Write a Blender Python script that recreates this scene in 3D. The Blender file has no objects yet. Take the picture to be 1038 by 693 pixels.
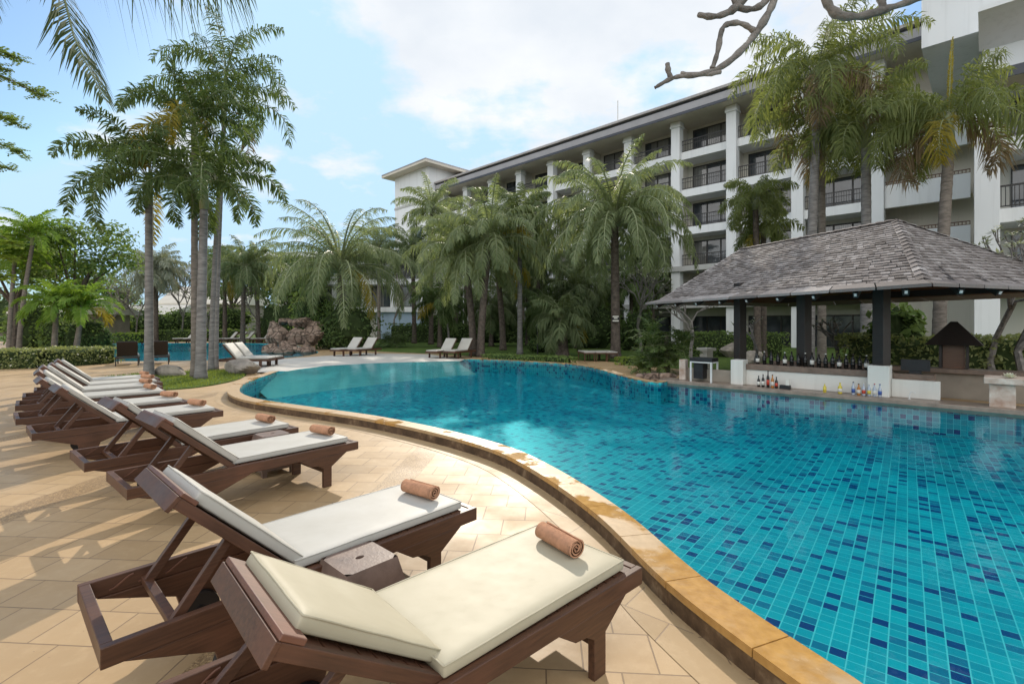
import bpy, bmesh, math, random
from mathutils import Vector, Matrix, noise
from mathutils.geometry import tessellate_polygon
R = math.radians
C = bpy.context.scene.collection
SC = bpy.context.scene
V = Vector
F, CX, HY, EYE = 495.0, 519.0, 328.0, 1.71          # calibrated lens (pixels of a 1038 wide frame), eye height

def gp(px, py, z=0.0):                                 # surveyed point at height z
    Y = F * (EYE - z) / (py - HY)
    return V(((px - CX) / F * Y, Y, z))
def at(px, py, Y):                                     # surveyed point at depth Y
    return V(((px - CX) / F * Y, Y, EYE - (py - HY) / F * Y))

# ------------------------------------------------------------------ materials
def nt(name):
    m = bpy.data.materials.new(name); m.use_nodes = True
    t = m.node_tree; t.nodes.clear()
    o = t.nodes.new('ShaderNodeOutputMaterial')
    return m, t, o
class N:
    def __init__(s, t): s.t = t
    def n(s, typ, ins=None, **kw):
        nd = s.t.nodes.new(typ)
        for k, v in kw.items(): setattr(nd, k, v)
        for k, v in (ins or {}).items():
            if hasattr(v, 'is_output'): s.t.links.new(v, nd.inputs[k])
            elif v is not None:
                i = nd.inputs[k]
                if i.type == 'RGBA' and len(v) == 3: v = (*v, 1)
                i.default_value = v
        return nd
    def math(s, op, a, b=None, c=None):
        ins = {0: a}
        if b is not None: ins[1] = b
        if c is not None: ins[2] = c
        return s.n('ShaderNodeMath', ins, operation=op).outputs[0]
    def mix(s, f, a, b, blend='MIX'):
        nd = s.n('ShaderNodeMix', None, data_type='RGBA', blend_type=blend)
        for i, v in ((0, f), (6, a), (7, b)):
            if hasattr(v, 'is_output'): s.t.links.new(v, nd.inputs[i])
            else:
                if nd.inputs[i].type == 'RGBA' and len(v) == 3: v = (*v, 1)
                nd.inputs[i].default_value = v
        return nd.outputs[2]
    def noise(s, vec, scale, detail=4, rough=.55, out=0, dim='3D'):
        nd = s.n('ShaderNodeTexNoise', {'Scale': scale, 'Detail': detail, 'Roughness': rough}, noise_dimensions=dim)
        if vec is not None: s.t.links.new(vec, nd.inputs['Vector'])
        return nd.outputs[out]
    def ramp(s, f, stops, interp='LINEAR'):
        nd = s.n('ShaderNodeValToRGB', {0: f}); cr = nd.color_ramp; cr.interpolation = interp
        while len(cr.elements) < len(stops): cr.elements.new(.5)
        for e, (p, c) in zip(cr.elements, stops):
            e.position = p; e.color = (*c, 1) if len(c) == 3 else c
        return nd.outputs[0]
    def rng(s, f, a, b, c=0., d=1.):
        return s.n('ShaderNodeMapRange', {0: f, 1: a, 2: b, 3: c, 4: d}).outputs[0]
    def bump(s, h, st=.3, d=.02):
        return s.n('ShaderNodeBump', {'Height': h, 'Strength': st, 'Distance': d}).outputs[0]
    def pos(s): return s.n('ShaderNodeNewGeometry').outputs['Position']
    def obj(s): return s.n('ShaderNodeTexCoord').outputs['Object']
    def isl(s): return s.n('ShaderNodeNewGeometry').outputs['Random Per Island']
    def orand(s): return s.n('ShaderNodeObjectInfo').outputs['Random']

def plain(name, col, rough=.6, var=.25, scale=6., bump=.15, bscale=40., metal=0., spec=.4, coat=0., col2=None, aniso=None):
    m, t, o = nt(name); k = N(t)
    vec = k.obj()
    if aniso: vec = k.n('ShaderNodeMapping', {0: vec, 3: aniso}).outputs[0]
    f = k.noise(vec, scale)
    c2 = col2 or tuple(c * (1 - var) for c in col)
    c1 = tuple(min(1, c * (1 + var * .6)) for c in col)
    c = k.ramp(f, [(.3, c2), (.7, c1)])
    b = k.n('ShaderNodeBsdfPrincipled', {'Base Color': c, 'Roughness': k.rng(f, .3, .7, max(.03, rough - .08), min(1, rough + .08)), 'Metallic': metal, 'Specular IOR Level': spec, 'Coat Weight': coat})
    if bump: t.links.new(k.bump(k.noise(vec, bscale), bump, .01), b.inputs['Normal'])
    t.links.new(b.outputs[0], o.inputs[0]); return m

def leafmat(name, a, b, trans=.4, rough=.62, spec=.18, tcol=None):
    m, t, o = nt(name); k = N(t)
    c = k.mix(k.isl(), a, b)
    c = k.mix(k.math('MULTIPLY', k.noise(k.pos(), 1.3, 2), .5), c, tuple(x * .55 for x in a))
    pb = k.n('ShaderNodeBsdfPrincipled', {'Base Color': c, 'Roughness': rough, 'Specular IOR Level': spec})
    tc = k.mix(.6, c, tcol or (b[0] * 1.5, b[1] * 1.5, b[2] * .7))
    tr = k.n('ShaderNodeBsdfTranslucent', {'Color': tc})
    mx = k.n('ShaderNodeMixShader', {0: trans, 1: pb.outputs[0], 2: tr.outputs[0]})
    t.links.new(mx.outputs[0], o.inputs[0]); return m

M = {}
def wood(name, a, b, rough=.38, coat=.15):
    m, t, o = nt(name); k = N(t)
    vec = k.n('ShaderNodeMapping', {0: k.obj(), 3: (2.2, 30, 30)}).outputs[0]
    f = k.noise(vec, 2.0, 6, .6)
    big = k.noise(k.obj(), 2.3, 3)
    c = k.mix(k.rng(f, .35, .7), a, b)
    c = k.mix(k.rng(big, .5, .75, 0, .55), c, (b[0] * 1.5, b[1] * 1.35, b[2] * 1.3))
    c = k.mix(k.math('MULTIPLY', k.orand(), .25), c, (a[0] * .7, a[1] * .7, a[2] * .7))
    bs = k.n('ShaderNodeBsdfPrincipled', {'Base Color': c, 'Roughness': k.rng(big, .3, .7, rough - .08, rough + .15), 'Coat Weight': coat, 'Coat Roughness': .3, 'Normal': k.bump(f, .12, .004)})
    t.links.new(bs.outputs[0], o.inputs[0]); return m
M['wood'] = wood('dark_timber', (.056, .0235, .012), (.112, .049, .025), .44, .06)
M['wood2'] = wood('worn_timber', (.09, .036, .02), (.15, .065, .038), .45)
M['darkwood'] = wood('black_timber', (.016, .011, .009), (.03, .022, .018), .5, 0)
M['cabinet'] = wood('brown_timber', (.10, .05, .028), (.15, .078, .045), .5, 0)

def fabric(name, a, b, st):
    m, t, o = nt(name); k = N(t)
    v = k.obj(); f = k.noise(v, 3.2, 5, .6); g = k.noise(v, 14, 4)
    c = k.mix(k.rng(f, .35, .68), a, b)
    c = k.mix(k.rng(g, .58, .72, 0, .12), c, tuple(x * .82 for x in b))
    h = k.math('ADD', k.math('MULTIPLY', k.noise(v, 9, 4), .55), k.math('MULTIPLY', k.noise(v, 420, 2), .05))
    bs = k.n('ShaderNodeBsdfPrincipled', {'Base Color': c, 'Roughness': k.rng(g, .3, .7, .55, .60), 'Specular IOR Level': .3, 'Normal': k.bump(h, st, .012)})
    t.links.new(bs.outputs[0], o.inputs[0]); return m
M['cushion'] = fabric('cream_vinyl', (.455, .41, .295), (.415, .37, .26), .04)
M['cushion2'] = fabric('pale_vinyl', (.47, .455, .41), (.43, .41, .36), .06)
M['towel'] = plain('terry_towel', (.54, .285, .17), .95, .2, 30, .9, 260, spec=.1)
M['rubber'] = plain('wheel_black', (.02, .017, .016), .6, .3)
M['metalblack'] = plain('black_metal', (.02, .02, .022), .45, .3, metal=.3)
M['stoolbox'] = plain('brown_side_table', (.17, .115, .09), .45, .25, 9, .15, 60)
M['trunk'] = plain('palm_bark', (.19, .165, .14), .9, .4, 5, .8, 22, spec=.1, aniso=(1, 1, 3))
M['trunkgrey'] = plain('grey_palm_bark', (.21, .20, .19), .9, .4, 4, .6, 20, spec=.1, aniso=(1, 1, 4))
M['trunkdark'] = plain('rough_palm_bark', (.11, .09, .075), .95, .5, 7, 1, 18, spec=.1)
M['shaft'] = plain('palm_crownshaft', (.22, .25, .13), .5, .25, 5, .2, 20)
M['bark'] = plain('frangipani_bark', (.21, .195, .18), .95, .5, 11, 1.0, 45, spec=.15)
M['foxtail'] = leafmat('foxtail_leaf', (.065, .105, .042), (.13, .18, .06), .4)
M['royal'] = leafmat('royal_leaf', (.12, .155, .06), (.245, .275, .10), .45)
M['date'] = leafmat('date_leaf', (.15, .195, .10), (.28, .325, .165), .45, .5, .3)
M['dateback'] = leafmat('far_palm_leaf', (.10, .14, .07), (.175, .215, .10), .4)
M['bushpalm'] = leafmat('dark_palm_leaf', (.075, .12, .045), (.13, .18, .06), .38)  # darker green leaf for some of the garden palms
M['overhang'] = leafmat('overhead_frond_leaf', (.07, .105, .05), (.12, .16, .075), .3, .7, .08)
M['young'] = leafmat('young_palm_leaf', (.12, .22, .035), (.23, .34, .06), .48)
M['yellow'] = leafmat('yellowing_leaf', (.22, .19, .035), (.36, .29, .05), .45)
M['dry'] = leafmat('dry_leaf', (.16, .12, .075), (.26, .2, .13), .25, .7, .1)
M['hedge'] = leafmat('hedge_leaf', (.10, .165, .045), (.20, .27, .085), .38)
M['hedgepale'] = leafmat('clipped_hedge_leaf', (.15, .19, .07), (.30, .32, .14), .38)  # paler leaf tone for the lighter hedges
M['bush'] = leafmat('bush_leaf', (.07, .12, .04), (.14, .20, .065), .36)
M['lime'] = leafmat('lime_leaf', (.15, .23, .04), (.26, .33, .06), .45)
M['silver'] = leafmat('silver_leaf', (.2, .23, .18), (.34, .36, .28), .3)
M['flower'] = leafmat('white_flower', (.7, .68, .6), (.8, .78, .7), .3)
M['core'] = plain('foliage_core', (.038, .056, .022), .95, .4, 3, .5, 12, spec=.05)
M['white'] = plain('white_render', (.74, .745, .74), .75, .08, .6, .1, 30, spec=.2)
M['cream'] = plain('cream_render', (.60, .57, .50), .8, .08, .5, .1, 30, spec=.2)
M['soffit'] = plain('soffit_board', (.62, .57, .48), .8, .08, 1, 0, spec=.2)
M['greyband'] = plain('grey_render', (.42, .42, .40), .8, .12, .6, .1, 20, spec=.2)
M['fascia'] = plain('eave_fascia', (.36, .35, .36), .7, .1, 1, .1, 20)
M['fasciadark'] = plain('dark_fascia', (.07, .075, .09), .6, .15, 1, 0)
M['bluewall'] = plain('blue_wall', (.34, .44, .55), .8, .1, .8, .1, 20)
M['frame'] = plain('window_frame', (.035, .032, .03), .45, .2)
M['stonelight'] = plain('stained_stone', (.52, .47, .41), .8, .3, 5, .4, 25, col2=(.34, .22, .16))
M['counter'] = plain('brown_counter', (.17, .12, .09), .4, .3, 6, .2, 30)
M['greywall'] = plain('taupe_wall', (.30, .26, .21), .8, .2, 2, .2, 25)
M['barwhite'] = plain('bar_white_wall', (.66, .64, .59), .75, .1, 1.2, .15, 25)
M['ledge'] = plain('bar_ledge_stone', (.27, .21, .165), .35, .3, 5, .2, 30)
M['rock'] = plain('red_rock', (.27, .19, .145), .9, .5, 2.6, 1.0, 7, spec=.1, col2=(.075, .058, .05))
def mk_rock(name, a, b_, dk):
    m, t, o = nt(name); k = N(t); v = k.obj()
    f = k.noise(v, 2.4, 6, .65); st = k.noise(k.n('ShaderNodeMapping', {0: v, 3: (.6, .6, 5)}).outputs[0], 1.6, 5, .6)
    vo = k.n('ShaderNodeTexVoronoi', {'Vector': k.n('ShaderNodeVectorMath', {0: v, 1: k.noise(v, 1.5, 3, .5, 1)}, operation='ADD').outputs[0], 'Scale': 1.7}, feature='DISTANCE_TO_EDGE').outputs[0]
    c = k.mix(k.rng(f, .35, .68), a, b_); c = k.mix(k.rng(st, .5, .62, 0, .6), c, dk); c = k.mix(k.rng(vo, .0, .09, .85, 0), c, tuple(x * .4 for x in dk))
    h = k.math('ADD', k.math('MINIMUM', vo, .12), k.math('MULTIPLY', f, .12))
    bs = k.n('ShaderNodeBsdfPrincipled', {'Base Color': c, 'Roughness': .9, 'Specular IOR Level': .15, 'Normal': k.bump(h, 1., .4)})
    t.links.new(bs.outputs[0], o.inputs[0]); return m
M['rock'] = mk_rock('cracked_red_rock', (.22, .155, .12), (.36, .27, .21), (.11, .085, .07))
M['rockgrey'] = plain('grey_rock', (.31, .275, .235), .9, .4, 3, .9, 12, spec=.15)
M['bottle'] = plain('dark_bottle', (.012, .011, .010), .12, .3, 5, 0)
M['clear'] = plain('pale_glass_bottle', (.38, .42, .48), .1, .1, 5, 0, spec=.6)
M['amber'] = plain('amber_bottle', (.42, .16, .03), .12, .2, 5, 0)
M['yel'] = plain('yellow_bottle', (.62, .5, .07), .2, .2, 5, 0)
M['red'] = plain('red_label', (.5, .06, .03), .4, .2, 5, 0)
M['blue'] = plain('blue_label', (.04, .09, .3), .4, .2, 5, 0)
M['label'] = plain('paper_label', (.62, .6, .54), .6, .1, 5, 0)
M['steel'] = plain('white_steel', (.62, .62, .6), .4, .1, 5, 0)
M['soil'] = plain('garden_soil', (.06, .045, .03), .95, .4, 3, .8, 14, spec=.05)

def mk_wall(name, col):
    m, t, o = nt(name); k = N(t); p = k.pos()
    st = k.noise(k.n('ShaderNodeMapping', {0: p, 3: (1.6, 1.6, .10)}).outputs[0], 1.6, 5, .65); bg_ = k.noise(p, .35, 4)
    c = k.mix(k.rng(st, .52, .78, 0, .42), col, tuple(x * y for x, y in zip(col, (.62, .62, .60))))
    c = k.mix(k.rng(bg_, .4, .7, 0, .18), c, tuple(x * .8 for x in col))
    b = k.n('ShaderNodeBsdfPrincipled', {'Base Color': c, 'Roughness': .75, 'Specular IOR Level': .2, 'Normal': k.bump(k.noise(p, 25, 3), .1, .01)})
    t.links.new(b.outputs[0], o.inputs[0]); return m
M['white'] = mk_wall('white_render_wall', (.76, .77, .77)); M['cream'] = mk_wall('cream_render_wall', (.60, .57, .50)); M['barwhite'] = mk_wall('bar_white_wall', (.64, .62, .57)); M['greyband'] = mk_wall('grey_render_band', (.46, .46, .44))
def mk_glass():
    m, t, o = nt('dark_window_glass'); k = N(t)
    f = k.noise(k.pos(), .8, 2)
    c = k.ramp(f, [(.35, (.03, .036, .042)), (.7, (.08, .092, .105))])
    q = k.n('ShaderNodeSeparateXYZ', {0: k.pos()})
    hx = k.math('ADD', q.outputs[0], k.math('MULTIPLY', q.outputs[1], -.98))
    cell = k.n('ShaderNodeCombineXYZ', {0: k.math('FLOOR', k.math('DIVIDE', hx, 2.4)), 1: k.math('FLOOR', k.math('DIVIDE', q.outputs[2], 3.12))}).outputs[0]
    wn = k.n('ShaderNodeTexWhiteNoise', {'Vector': cell}, noise_dimensions='2D').outputs[0]
    fold = k.math('SINE', k.math('MULTIPLY', hx, 34.))
    c = k.mix(k.math('MULTIPLY', k.math('GREATER_THAN', wn, .66), k.rng(fold, -1, 1, .25, .75)), c, (.26, .25, .22))
    b = k.n('ShaderNodeBsdfPrincipled', {'Base Color': c, 'Roughness': .06, 'Specular IOR Level': .8})
    t.links.new(b.outputs[0], o.inputs[0]); return m
M['glass'] = mk_glass()

def mk_pave(name, ang, size, grout, c1, c2, strips, wet=.5):
    m, t, o = nt(name); k = N(t)
    p = k.n('ShaderNodeVectorRotate', {0: k.pos(), 'Angle': ang}, rotation_type='Z_AXIS').outputs[0]
    sx = k.n('ShaderNodeSeparateXYZ', {0: p})
    x, y = sx.outputs[0], sx.outputs[1]
    br = k.n('ShaderNodeTexBrick', {'Vector': p, 'Color1': (0, 0, 0), 'Color2': (1, 1, 1), 'Mortar': (.5, .5, .5), 'Scale': 1., 'Mortar Size': .0045, 'Mortar Smooth': .3, 'Bias': 0., 'Brick Width': size, 'Row Height': size * .82}, offset=.5)
    rnd = k.n('ShaderNodeSeparateColor', {0: br.outputs[0]}).outputs[0]
    n1 = k.noise(p, 1.1, 6, .6); n2 = k.noise(p, 9, 6, .65); n3 = k.noise(p, .28, 3)
    c = k.mix(k.rng(n1, .3, .7), c1, c2)
    c = k.mix(k.math('MULTIPLY', rnd, .55), c, (c2[0] * .72, c2[1] * .7, c2[2] * .66))
    c = k.mix(k.rng(n2, .5, .75, 0, .35), c, (c1[0] * 1.15, c1[1] * 1.18, c1[2] * 1.25))
    c = k.mix(k.rng(n3, .52, .62, 0, .25), c, (c1[0] * .78, c1[1] * .80, c1[2] * .86))
    sp = k.noise(p, 34, 3); c = k.mix(k.rng(sp, .70, .76, 0, .45), c, (.10, .07, .045))
    c = k.mix(k.math('MULTIPLY', br.outputs[1], .75), c, grout)
    h = k.math('ADD', k.math('MULTIPLY', br.outputs[1], -1.), k.math('ADD', k.math('MULTIPLY', n2, .55), k.math('MULTIPLY', rnd, .35)))
    ro = k.rng(n1, .3, .75, .42, .72)
    if strips:
        u = k.math('PINGPONG', k.math('ADD', x, strips[0]), strips[1] / 2)
        band = k.math('LESS_THAN', u, strips[2] / 2)
        vo = k.n('ShaderNodeTexVoronoi', {'Vector': p, 'Scale': 95.})
        peb = k.mix(k.n('ShaderNodeSeparateColor', {0: vo.outputs[1]}).outputs[0], (c1[0] * .45, c1[1] * .42, c1[2] * .4), (c1[0] * 1.05, c1[1] * 1.02, c1[2] * .95))
        peb = k.mix(k.rng(vo.outputs[0], .3, .6, 0, .5), peb, (c1[0] * .4, c1[1] * .36, c1[2] * .3))
        c = k.mix(band, c, peb)
        hb = k.math('MULTIPLY', vo.outputs[0], -.5)
        hm = k.n('ShaderNodeMix', {0: band, 2: h, 3: hb}).outputs[0]; h = hm
    b = k.n('ShaderNodeBsdfPrincipled', {'Base Color': c, 'Roughness': ro, 'Specular IOR Level': .35, 'Normal': k.bump(h, .55, .006)})
    t.links.new(b.outputs[0], o.inputs[0]); return m
M['pave'] = mk_pave('sandstone_paving', R(4), .37, (.15, .10, .06), (.49, .345, .19), (.41, .275, .14), (1.78 - .17, 3.2, .34))
M['ramp'] = plain('pale_pebble_render', (.56, .53, .47), .7, .12, 1.2, .3, 120, spec=.3)

def mk_coping():
    m, t, o = nt('wet_sandstone_coping'); k = N(t)
    p = k.pos(); n2 = k.noise(p, 14, 5)
    n1 = k.math('ADD', k.noise(p, 1.7, 5, .55), k.rng(k.n('ShaderNodeSeparateXYZ', {0: p}).outputs[1], 2.0, 6.5, .06, -.13))
    wet = k.rng(n1, .39, .50)
    dry = k.mix(k.rng(n2, .35, .7), (.37, .25, .125), (.45, .31, .165))
    wc = k.mix(k.rng(n2, .35, .7), (.40, .215, .06), (.52, .295, .09))
    c = k.mix(wet, dry, wc)
    b = k.n('ShaderNodeBsdfPrincipled', {'Base Color': c, 'Roughness': k.rng(n1, .40, .48, .55, .14), 'Normal': k.bump(k.noise(p, 22, 4), .25, .006)})
    t.links.new(b.outputs[0], o.inputs[0]); return m
M['coping'] = mk_coping()
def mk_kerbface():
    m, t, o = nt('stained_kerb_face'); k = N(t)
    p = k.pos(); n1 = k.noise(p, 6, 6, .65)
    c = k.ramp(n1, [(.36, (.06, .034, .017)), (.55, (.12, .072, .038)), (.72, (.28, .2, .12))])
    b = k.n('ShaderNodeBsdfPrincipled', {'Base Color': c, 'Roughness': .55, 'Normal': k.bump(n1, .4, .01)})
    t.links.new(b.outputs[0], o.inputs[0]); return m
M['kerbface'] = mk_kerbface()

def mk_tile():
    m, t, o = nt('mosaic_pool_tile'); k = N(t)
    p = k.n('ShaderNodeVectorRotate', {0: k.pos(), 'Angle': R(39)}, rotation_type='Z_AXIS').outputs[0]
    s = k.n('ShaderNodeSeparateXYZ', {0: p})
    ge = k.n('ShaderNodeNewGeometry'); tv = k.n('ShaderNodeVectorMath', {0: ge.outputs['True Normal'], 1: (0, 0, 1)}, operation='CROSS_PRODUCT').outputs[0]
    uw = k.n('ShaderNodeVectorMath', {0: ge.outputs['Position'], 1: k.n('ShaderNodeVectorMath', {0: tv}, operation='NORMALIZE').outputs[0]}, operation='DOT_PRODUCT').outputs['Value']
    wall = k.math('LESS_THAN', k.math('ABSOLUTE', k.n('ShaderNodeSeparateXYZ', {0: ge.outputs['True Normal']}).outputs[2]), .5)
    u = k.math('DIVIDE', k.n('ShaderNodeMix', {0: wall, 2: s.outputs[0], 3: uw}).outputs[0], .100); v = k.math('DIVIDE', k.n('ShaderNodeMix', {0: wall, 2: s.outputs[1], 3: s.outputs[2]}).outputs[0], .096)
    cell = k.n('ShaderNodeCombineXYZ', {0: k.math('FLOOR', u), 1: k.math('FLOOR', v)}).outputs[0]
    w = k.n('ShaderNodeTexWhiteNoise', {'Vector': cell}, noise_dimensions='2D')
    c = k.ramp(w.outputs[0], [(0, (.001, .40, .44)), (.34, (.001, .355, .405)), (.60, (.001, .30, .365)), (.74, (.001, .17, .275)), (.872, (.001, .035, .17))], 'CONSTANT')
    gu = k.math('PINGPONG', u, .5); gv = k.math('PINGPONG', v, .5)
    g = k.math('MAXIMUM', k.math('LESS_THAN', gu, .042), k.math('LESS_THAN', gv, .034))
    c = k.mix(g, c, (.16, .62, .60))
    n3 = k.noise(k.pos(), .5, 3)
    c = k.mix(k.rng(n3, .45, .7, 0, .25), c, (.008, .28, .36))
    b = k.n('ShaderNodeBsdfPrincipled', {'Base Color': c, 'Roughness': .35})
    t.links.new(b.outputs[0], o.inputs[0]); return m
M['tile'] = mk_tile()

def mk_water(name, tint, sc):
    m, t, o = nt(name); k = N(t)
    p = k.pos()
    h = k.math('ADD', k.noise(p, sc, 3, .5), k.math('MULTIPLY', k.noise(p, sc * 4.2, 2), .3))
    nb = k.bump(h, .18, .035)
    fr = k.n('ShaderNodeFresnel', {'IOR': 1.33, 'Normal': nb}).outputs[0]
    ge = k.n('ShaderNodeNewGeometry')
    cs = k.math('MAXIMUM', k.math('ABSOLUTE', k.n('ShaderNodeVectorMath', {0: ge.outputs['Incoming'], 1: ge.outputs['True Normal']}, operation='DOT_PRODUCT').outputs['Value']), .16)
    path = k.math('DIVIDE', 1., cs)                      # absorption grows with the path through the water
    tc = k.n('ShaderNodeCombineXYZ', {i: k.math('POWER', tint[i], path) for i in range(3)}).outputs[0]
    tr = k.n('ShaderNodeBsdfTransparent', {'Color': tc})
    gl = k.n('ShaderNodeBsdfGlossy', {'Color': (.92, .97, 1), 'Roughness': .03, 'Normal': nb})
    mx = k.n('ShaderNodeMixShader', {0: k.math('MULTIPLY', fr, .55), 1: tr.outputs[0], 2: gl.outputs[0]})
    t.links.new(mx.outputs[0], o.inputs[0]); return m
M['water'] = mk_water('clear_pool_water', (.77, .957, .976, 1), 2.6)

def mk_grass(name, a, b):
    m, t, o = nt(name); k = N(t)
    p = k.pos(); f = k.noise(p, 1.2, 4); g = k.noise(p, 40, 3)
    c = k.mix(k.rng(f, .3, .7), a, b); c = k.mix(k.rng(g, .4, .7, 0, .5), c, tuple(x * .5 for x in a))
    bs = k.n('ShaderNodeBsdfPrincipled', {'Base Color': c, 'Roughness': .9, 'Specular IOR Level': .1, 'Normal': k.bump(g, .8, .03)})
    t.links.new(bs.outputs[0], o.inputs[0]); return m
M['lawn'] = mk_grass('lawn_turf', (.075, .125, .03), (.115, .17, .04))
M['blade'] = leafmat('grass_blade', (.12, .18, .035), (.22, .26, .06), .4)

def mk_shingle():
    m, t, o = nt('weathered_wood_shingle'); k = N(t)
    v = k.obj(); g = k.noise(k.n('ShaderNodeMapping', {0: v, 3: (6, 6, 20)}).outputs[0], 3, 5, .65); big = k.noise(v, .7, 4)
    c = k.ramp(k.isl(), [(0, (.135, .118, .108)), (.35, (.21, .188, .176)), (.7, (.275, .25, .238)), (1, (.37, .345, .33))])
    c = k.mix(k.rng(g, .4, .7, 0, .5), c, (.13, .11, .10)); c = k.mix(k.rng(big, .45, .7, 0, .45), c, (.14, .12, .115))
    b = k.n('ShaderNodeBsdfPrincipled', {'Base Color': c, 'Roughness': .8, 'Specular IOR Level': .2, 'Normal': k.bump(g, .5, .01)})
    t.links.new(b.outputs[0], o.inputs[0]); return m
M['shingle'] = mk_shingle()
def mk_rooftile():
    m, t, o = nt('hotel_roof_tile'); k = N(t)
    v = k.obj(); s = k.n('ShaderNodeSeparateXYZ', {0: v})
    w = k.math('PINGPONG', s.outputs[0], .16); r = k.math('FRACT', k.math('MULTIPLY', s.outputs[1], 2.8))
    c = k.mix(k.rng(k.noise(v, 1.5, 4), .3, .7), (.33, .31, .30), (.44, .41, .39))
    c = k.mix(k.rng(r, .8, .95, 0, .5), c, (.14, .13, .13))
    b = k.n('ShaderNodeBsdfPrincipled', {'Base Color': c, 'Roughness': .7, 'Normal': k.bump(k.math('ADD', w, k.math('MULTIPLY', r, .08)), .7, .2)})
    t.links.new(b.outputs[0], o.inputs[0]); return m
M['rooftile'] = mk_rooftile()

# ------------------------------------------------------------------ mesh builder
class MB:
    def __init__(s): s.v, s.f, s.m = [], [], []; s.cur = 0
    def add(s, vs, fs, mi=None):
        b = len(s.v); s.v.extend(tuple(x) for x in vs)
        s.f.extend(tuple(i + b for i in f) for f in fs)
        s.m.extend([s.cur if mi is None else mi] * len(fs))
    def box(s, x0, x1, y0, y1, z0, z1, mi=None, mat=None):
        vs = [V((x, y, z)) for z in (z0, z1) for y in (y0, y1) for x in (x0, x1)]
        if mat: vs = [mat @ p for p in vs]
        s.add(vs, [(0, 2, 3, 1), (4, 5, 7, 6), (0, 1, 5, 4), (2, 6, 7, 3), (0, 4, 6, 2), (1, 3, 7, 5)], mi)
    def prism(s, pts, lo, hi, axis='z', mi=None, mat=None):   # polygon extruded along an axis
        n = len(pts)
        def mk(p, h):
            q = V((p[0], p[1], h)) if axis == 'z' else V((p[0], h, p[1])) if axis == 'y' else V((h, p[0], p[1]))
            return mat @ q if mat else q
        vs = [mk(p, lo) for p in pts] + [mk(p, hi) for p in pts]
        s.add(vs, [tuple(range(n))[::-1], tuple(range(n, 2 * n))] + [(i, (i + 1) % n, n + (i + 1) % n, n + i) for i in range(n)], mi)
    def tube(s, pts, rad, n=8, mi=None, cap=True):
        pts = [V(p) for p in pts]; k = len(pts)
        rad = rad if isinstance(rad, (list, tuple)) else [rad] * k
        vs = []; up = None
        for i, p in enumerate(pts):
            d = (pts[min(i + 1, k - 1)] - pts[max(i - 1, 0)])
            d = d.normalized() if d.length > 1e-9 else V((0, 0, 1))
            if up is None: up = V((1, 0, 0)) if abs(d.x) < .8 else V((0, 1, 0))
            a = (up - d * up.dot(d)).normalized(); b = d.cross(a); up = a
            for j in range(n):
                w = 2 * math.pi * j / n; vs.append(p + (a * math.cos(w) + b * math.sin(w)) * rad[i])
        fs = [(i * n + j, i * n + (j + 1) % n, (i + 1) * n + (j + 1) % n, (i + 1) * n + j) for i in range(k - 1) for j in range(n)]
        if cap: fs += [tuple(range(n))[::-1], tuple((k - 1) * n + j for j in range(n))]
        s.add(vs, fs, mi)
    def lathe(s, prof, n=12, c=(0, 0, 0), mi=None):
        c = V(c); vs = [c + V((r * math.cos(2 * math.pi * j / n), r * math.sin(2 * math.pi * j / n), z)) for r, z in prof for j in range(n)]
        k = len(prof)
        fs = [(i * n + j, i * n + (j + 1) % n, (i + 1) * n + (j + 1) % n, (i + 1) * n + j) for i in range(k - 1) for j in range(n)]
        fs += [tuple(range(n))[::-1], tuple((k - 1) * n + j for j in range(n))]
        s.add(vs, fs, mi)
    def flat(s, loops, z, mi=None):
        lp = [[V((p[0], p[1], 0)) for p in l] for l in loops]
        tri = tessellate_polygon(lp); allp = [p for l in lp for p in l]
        out = []
        for t in tri:
            a, b, c = (allp[i] for i in t)
            out.append(t if (b - a).cross(c - a).z > 0 else (t[0], t[2], t[1]))
        s.add([(p.x, p.y, z) for p in allp], out, mi)
    def build(s, name, mats, parent=None, smooth=False, bevel=0, loc=None, rot=None):
        me = bpy.data.meshes.new(name); me.from_pydata(s.v, [], s.f)
        for m in (mats if isinstance(mats, (list, tuple)) else [mats]): me.materials.append(M[m] if isinstance(m, str) else m)
        if len(me.materials) > 1: me.polygons.foreach_set('material_index', s.m)
        if smooth: me.polygons.foreach_set('use_smooth', [True] * len(s.f))
        me.validate(); me.update()
        o = bpy.data.objects.new(name, me); C.objects.link(o)
        if parent: o.parent = parent
        if loc is not None: o.location = loc
        if rot is not None: o.rotation_euler = rot
        if bevel:
            b = o.modifiers.new('edge', 'BEVEL'); b.width = bevel; b.segments = 2; b.limit_method = 'ANGLE'
        return o
def thing(name, label, cat, loc=(0, 0, 0), rz=0, group=None):
    o = bpy.data.objects.new(name, None); C.objects.link(o); o.empty_display_size = .2
    o.location = loc; o.rotation_euler = (0, 0, rz); return tag(o, label, cat, group)
def tag(o, label=None, cat=None, group=None, kind=None):
    if label: o['label'] = label
    if cat: o['category'] = cat
    if group: o['group'] = group
    if kind: o['kind'] = kind
    return o
def dup(o, parent=None):
    c = o.copy(); C.objects.link(c)
    if parent: c.parent = parent
    for ch in list(o.children): dup(ch, c)
    return c
def place(root, loc, rz=0, label=None, sc=None):
    c = dup(root); c.location = loc; c.rotation_euler = (0, 0, rz)
    if label: c['label'] = label
    if sc: c.scale = (sc, sc, sc)
    return c

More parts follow.
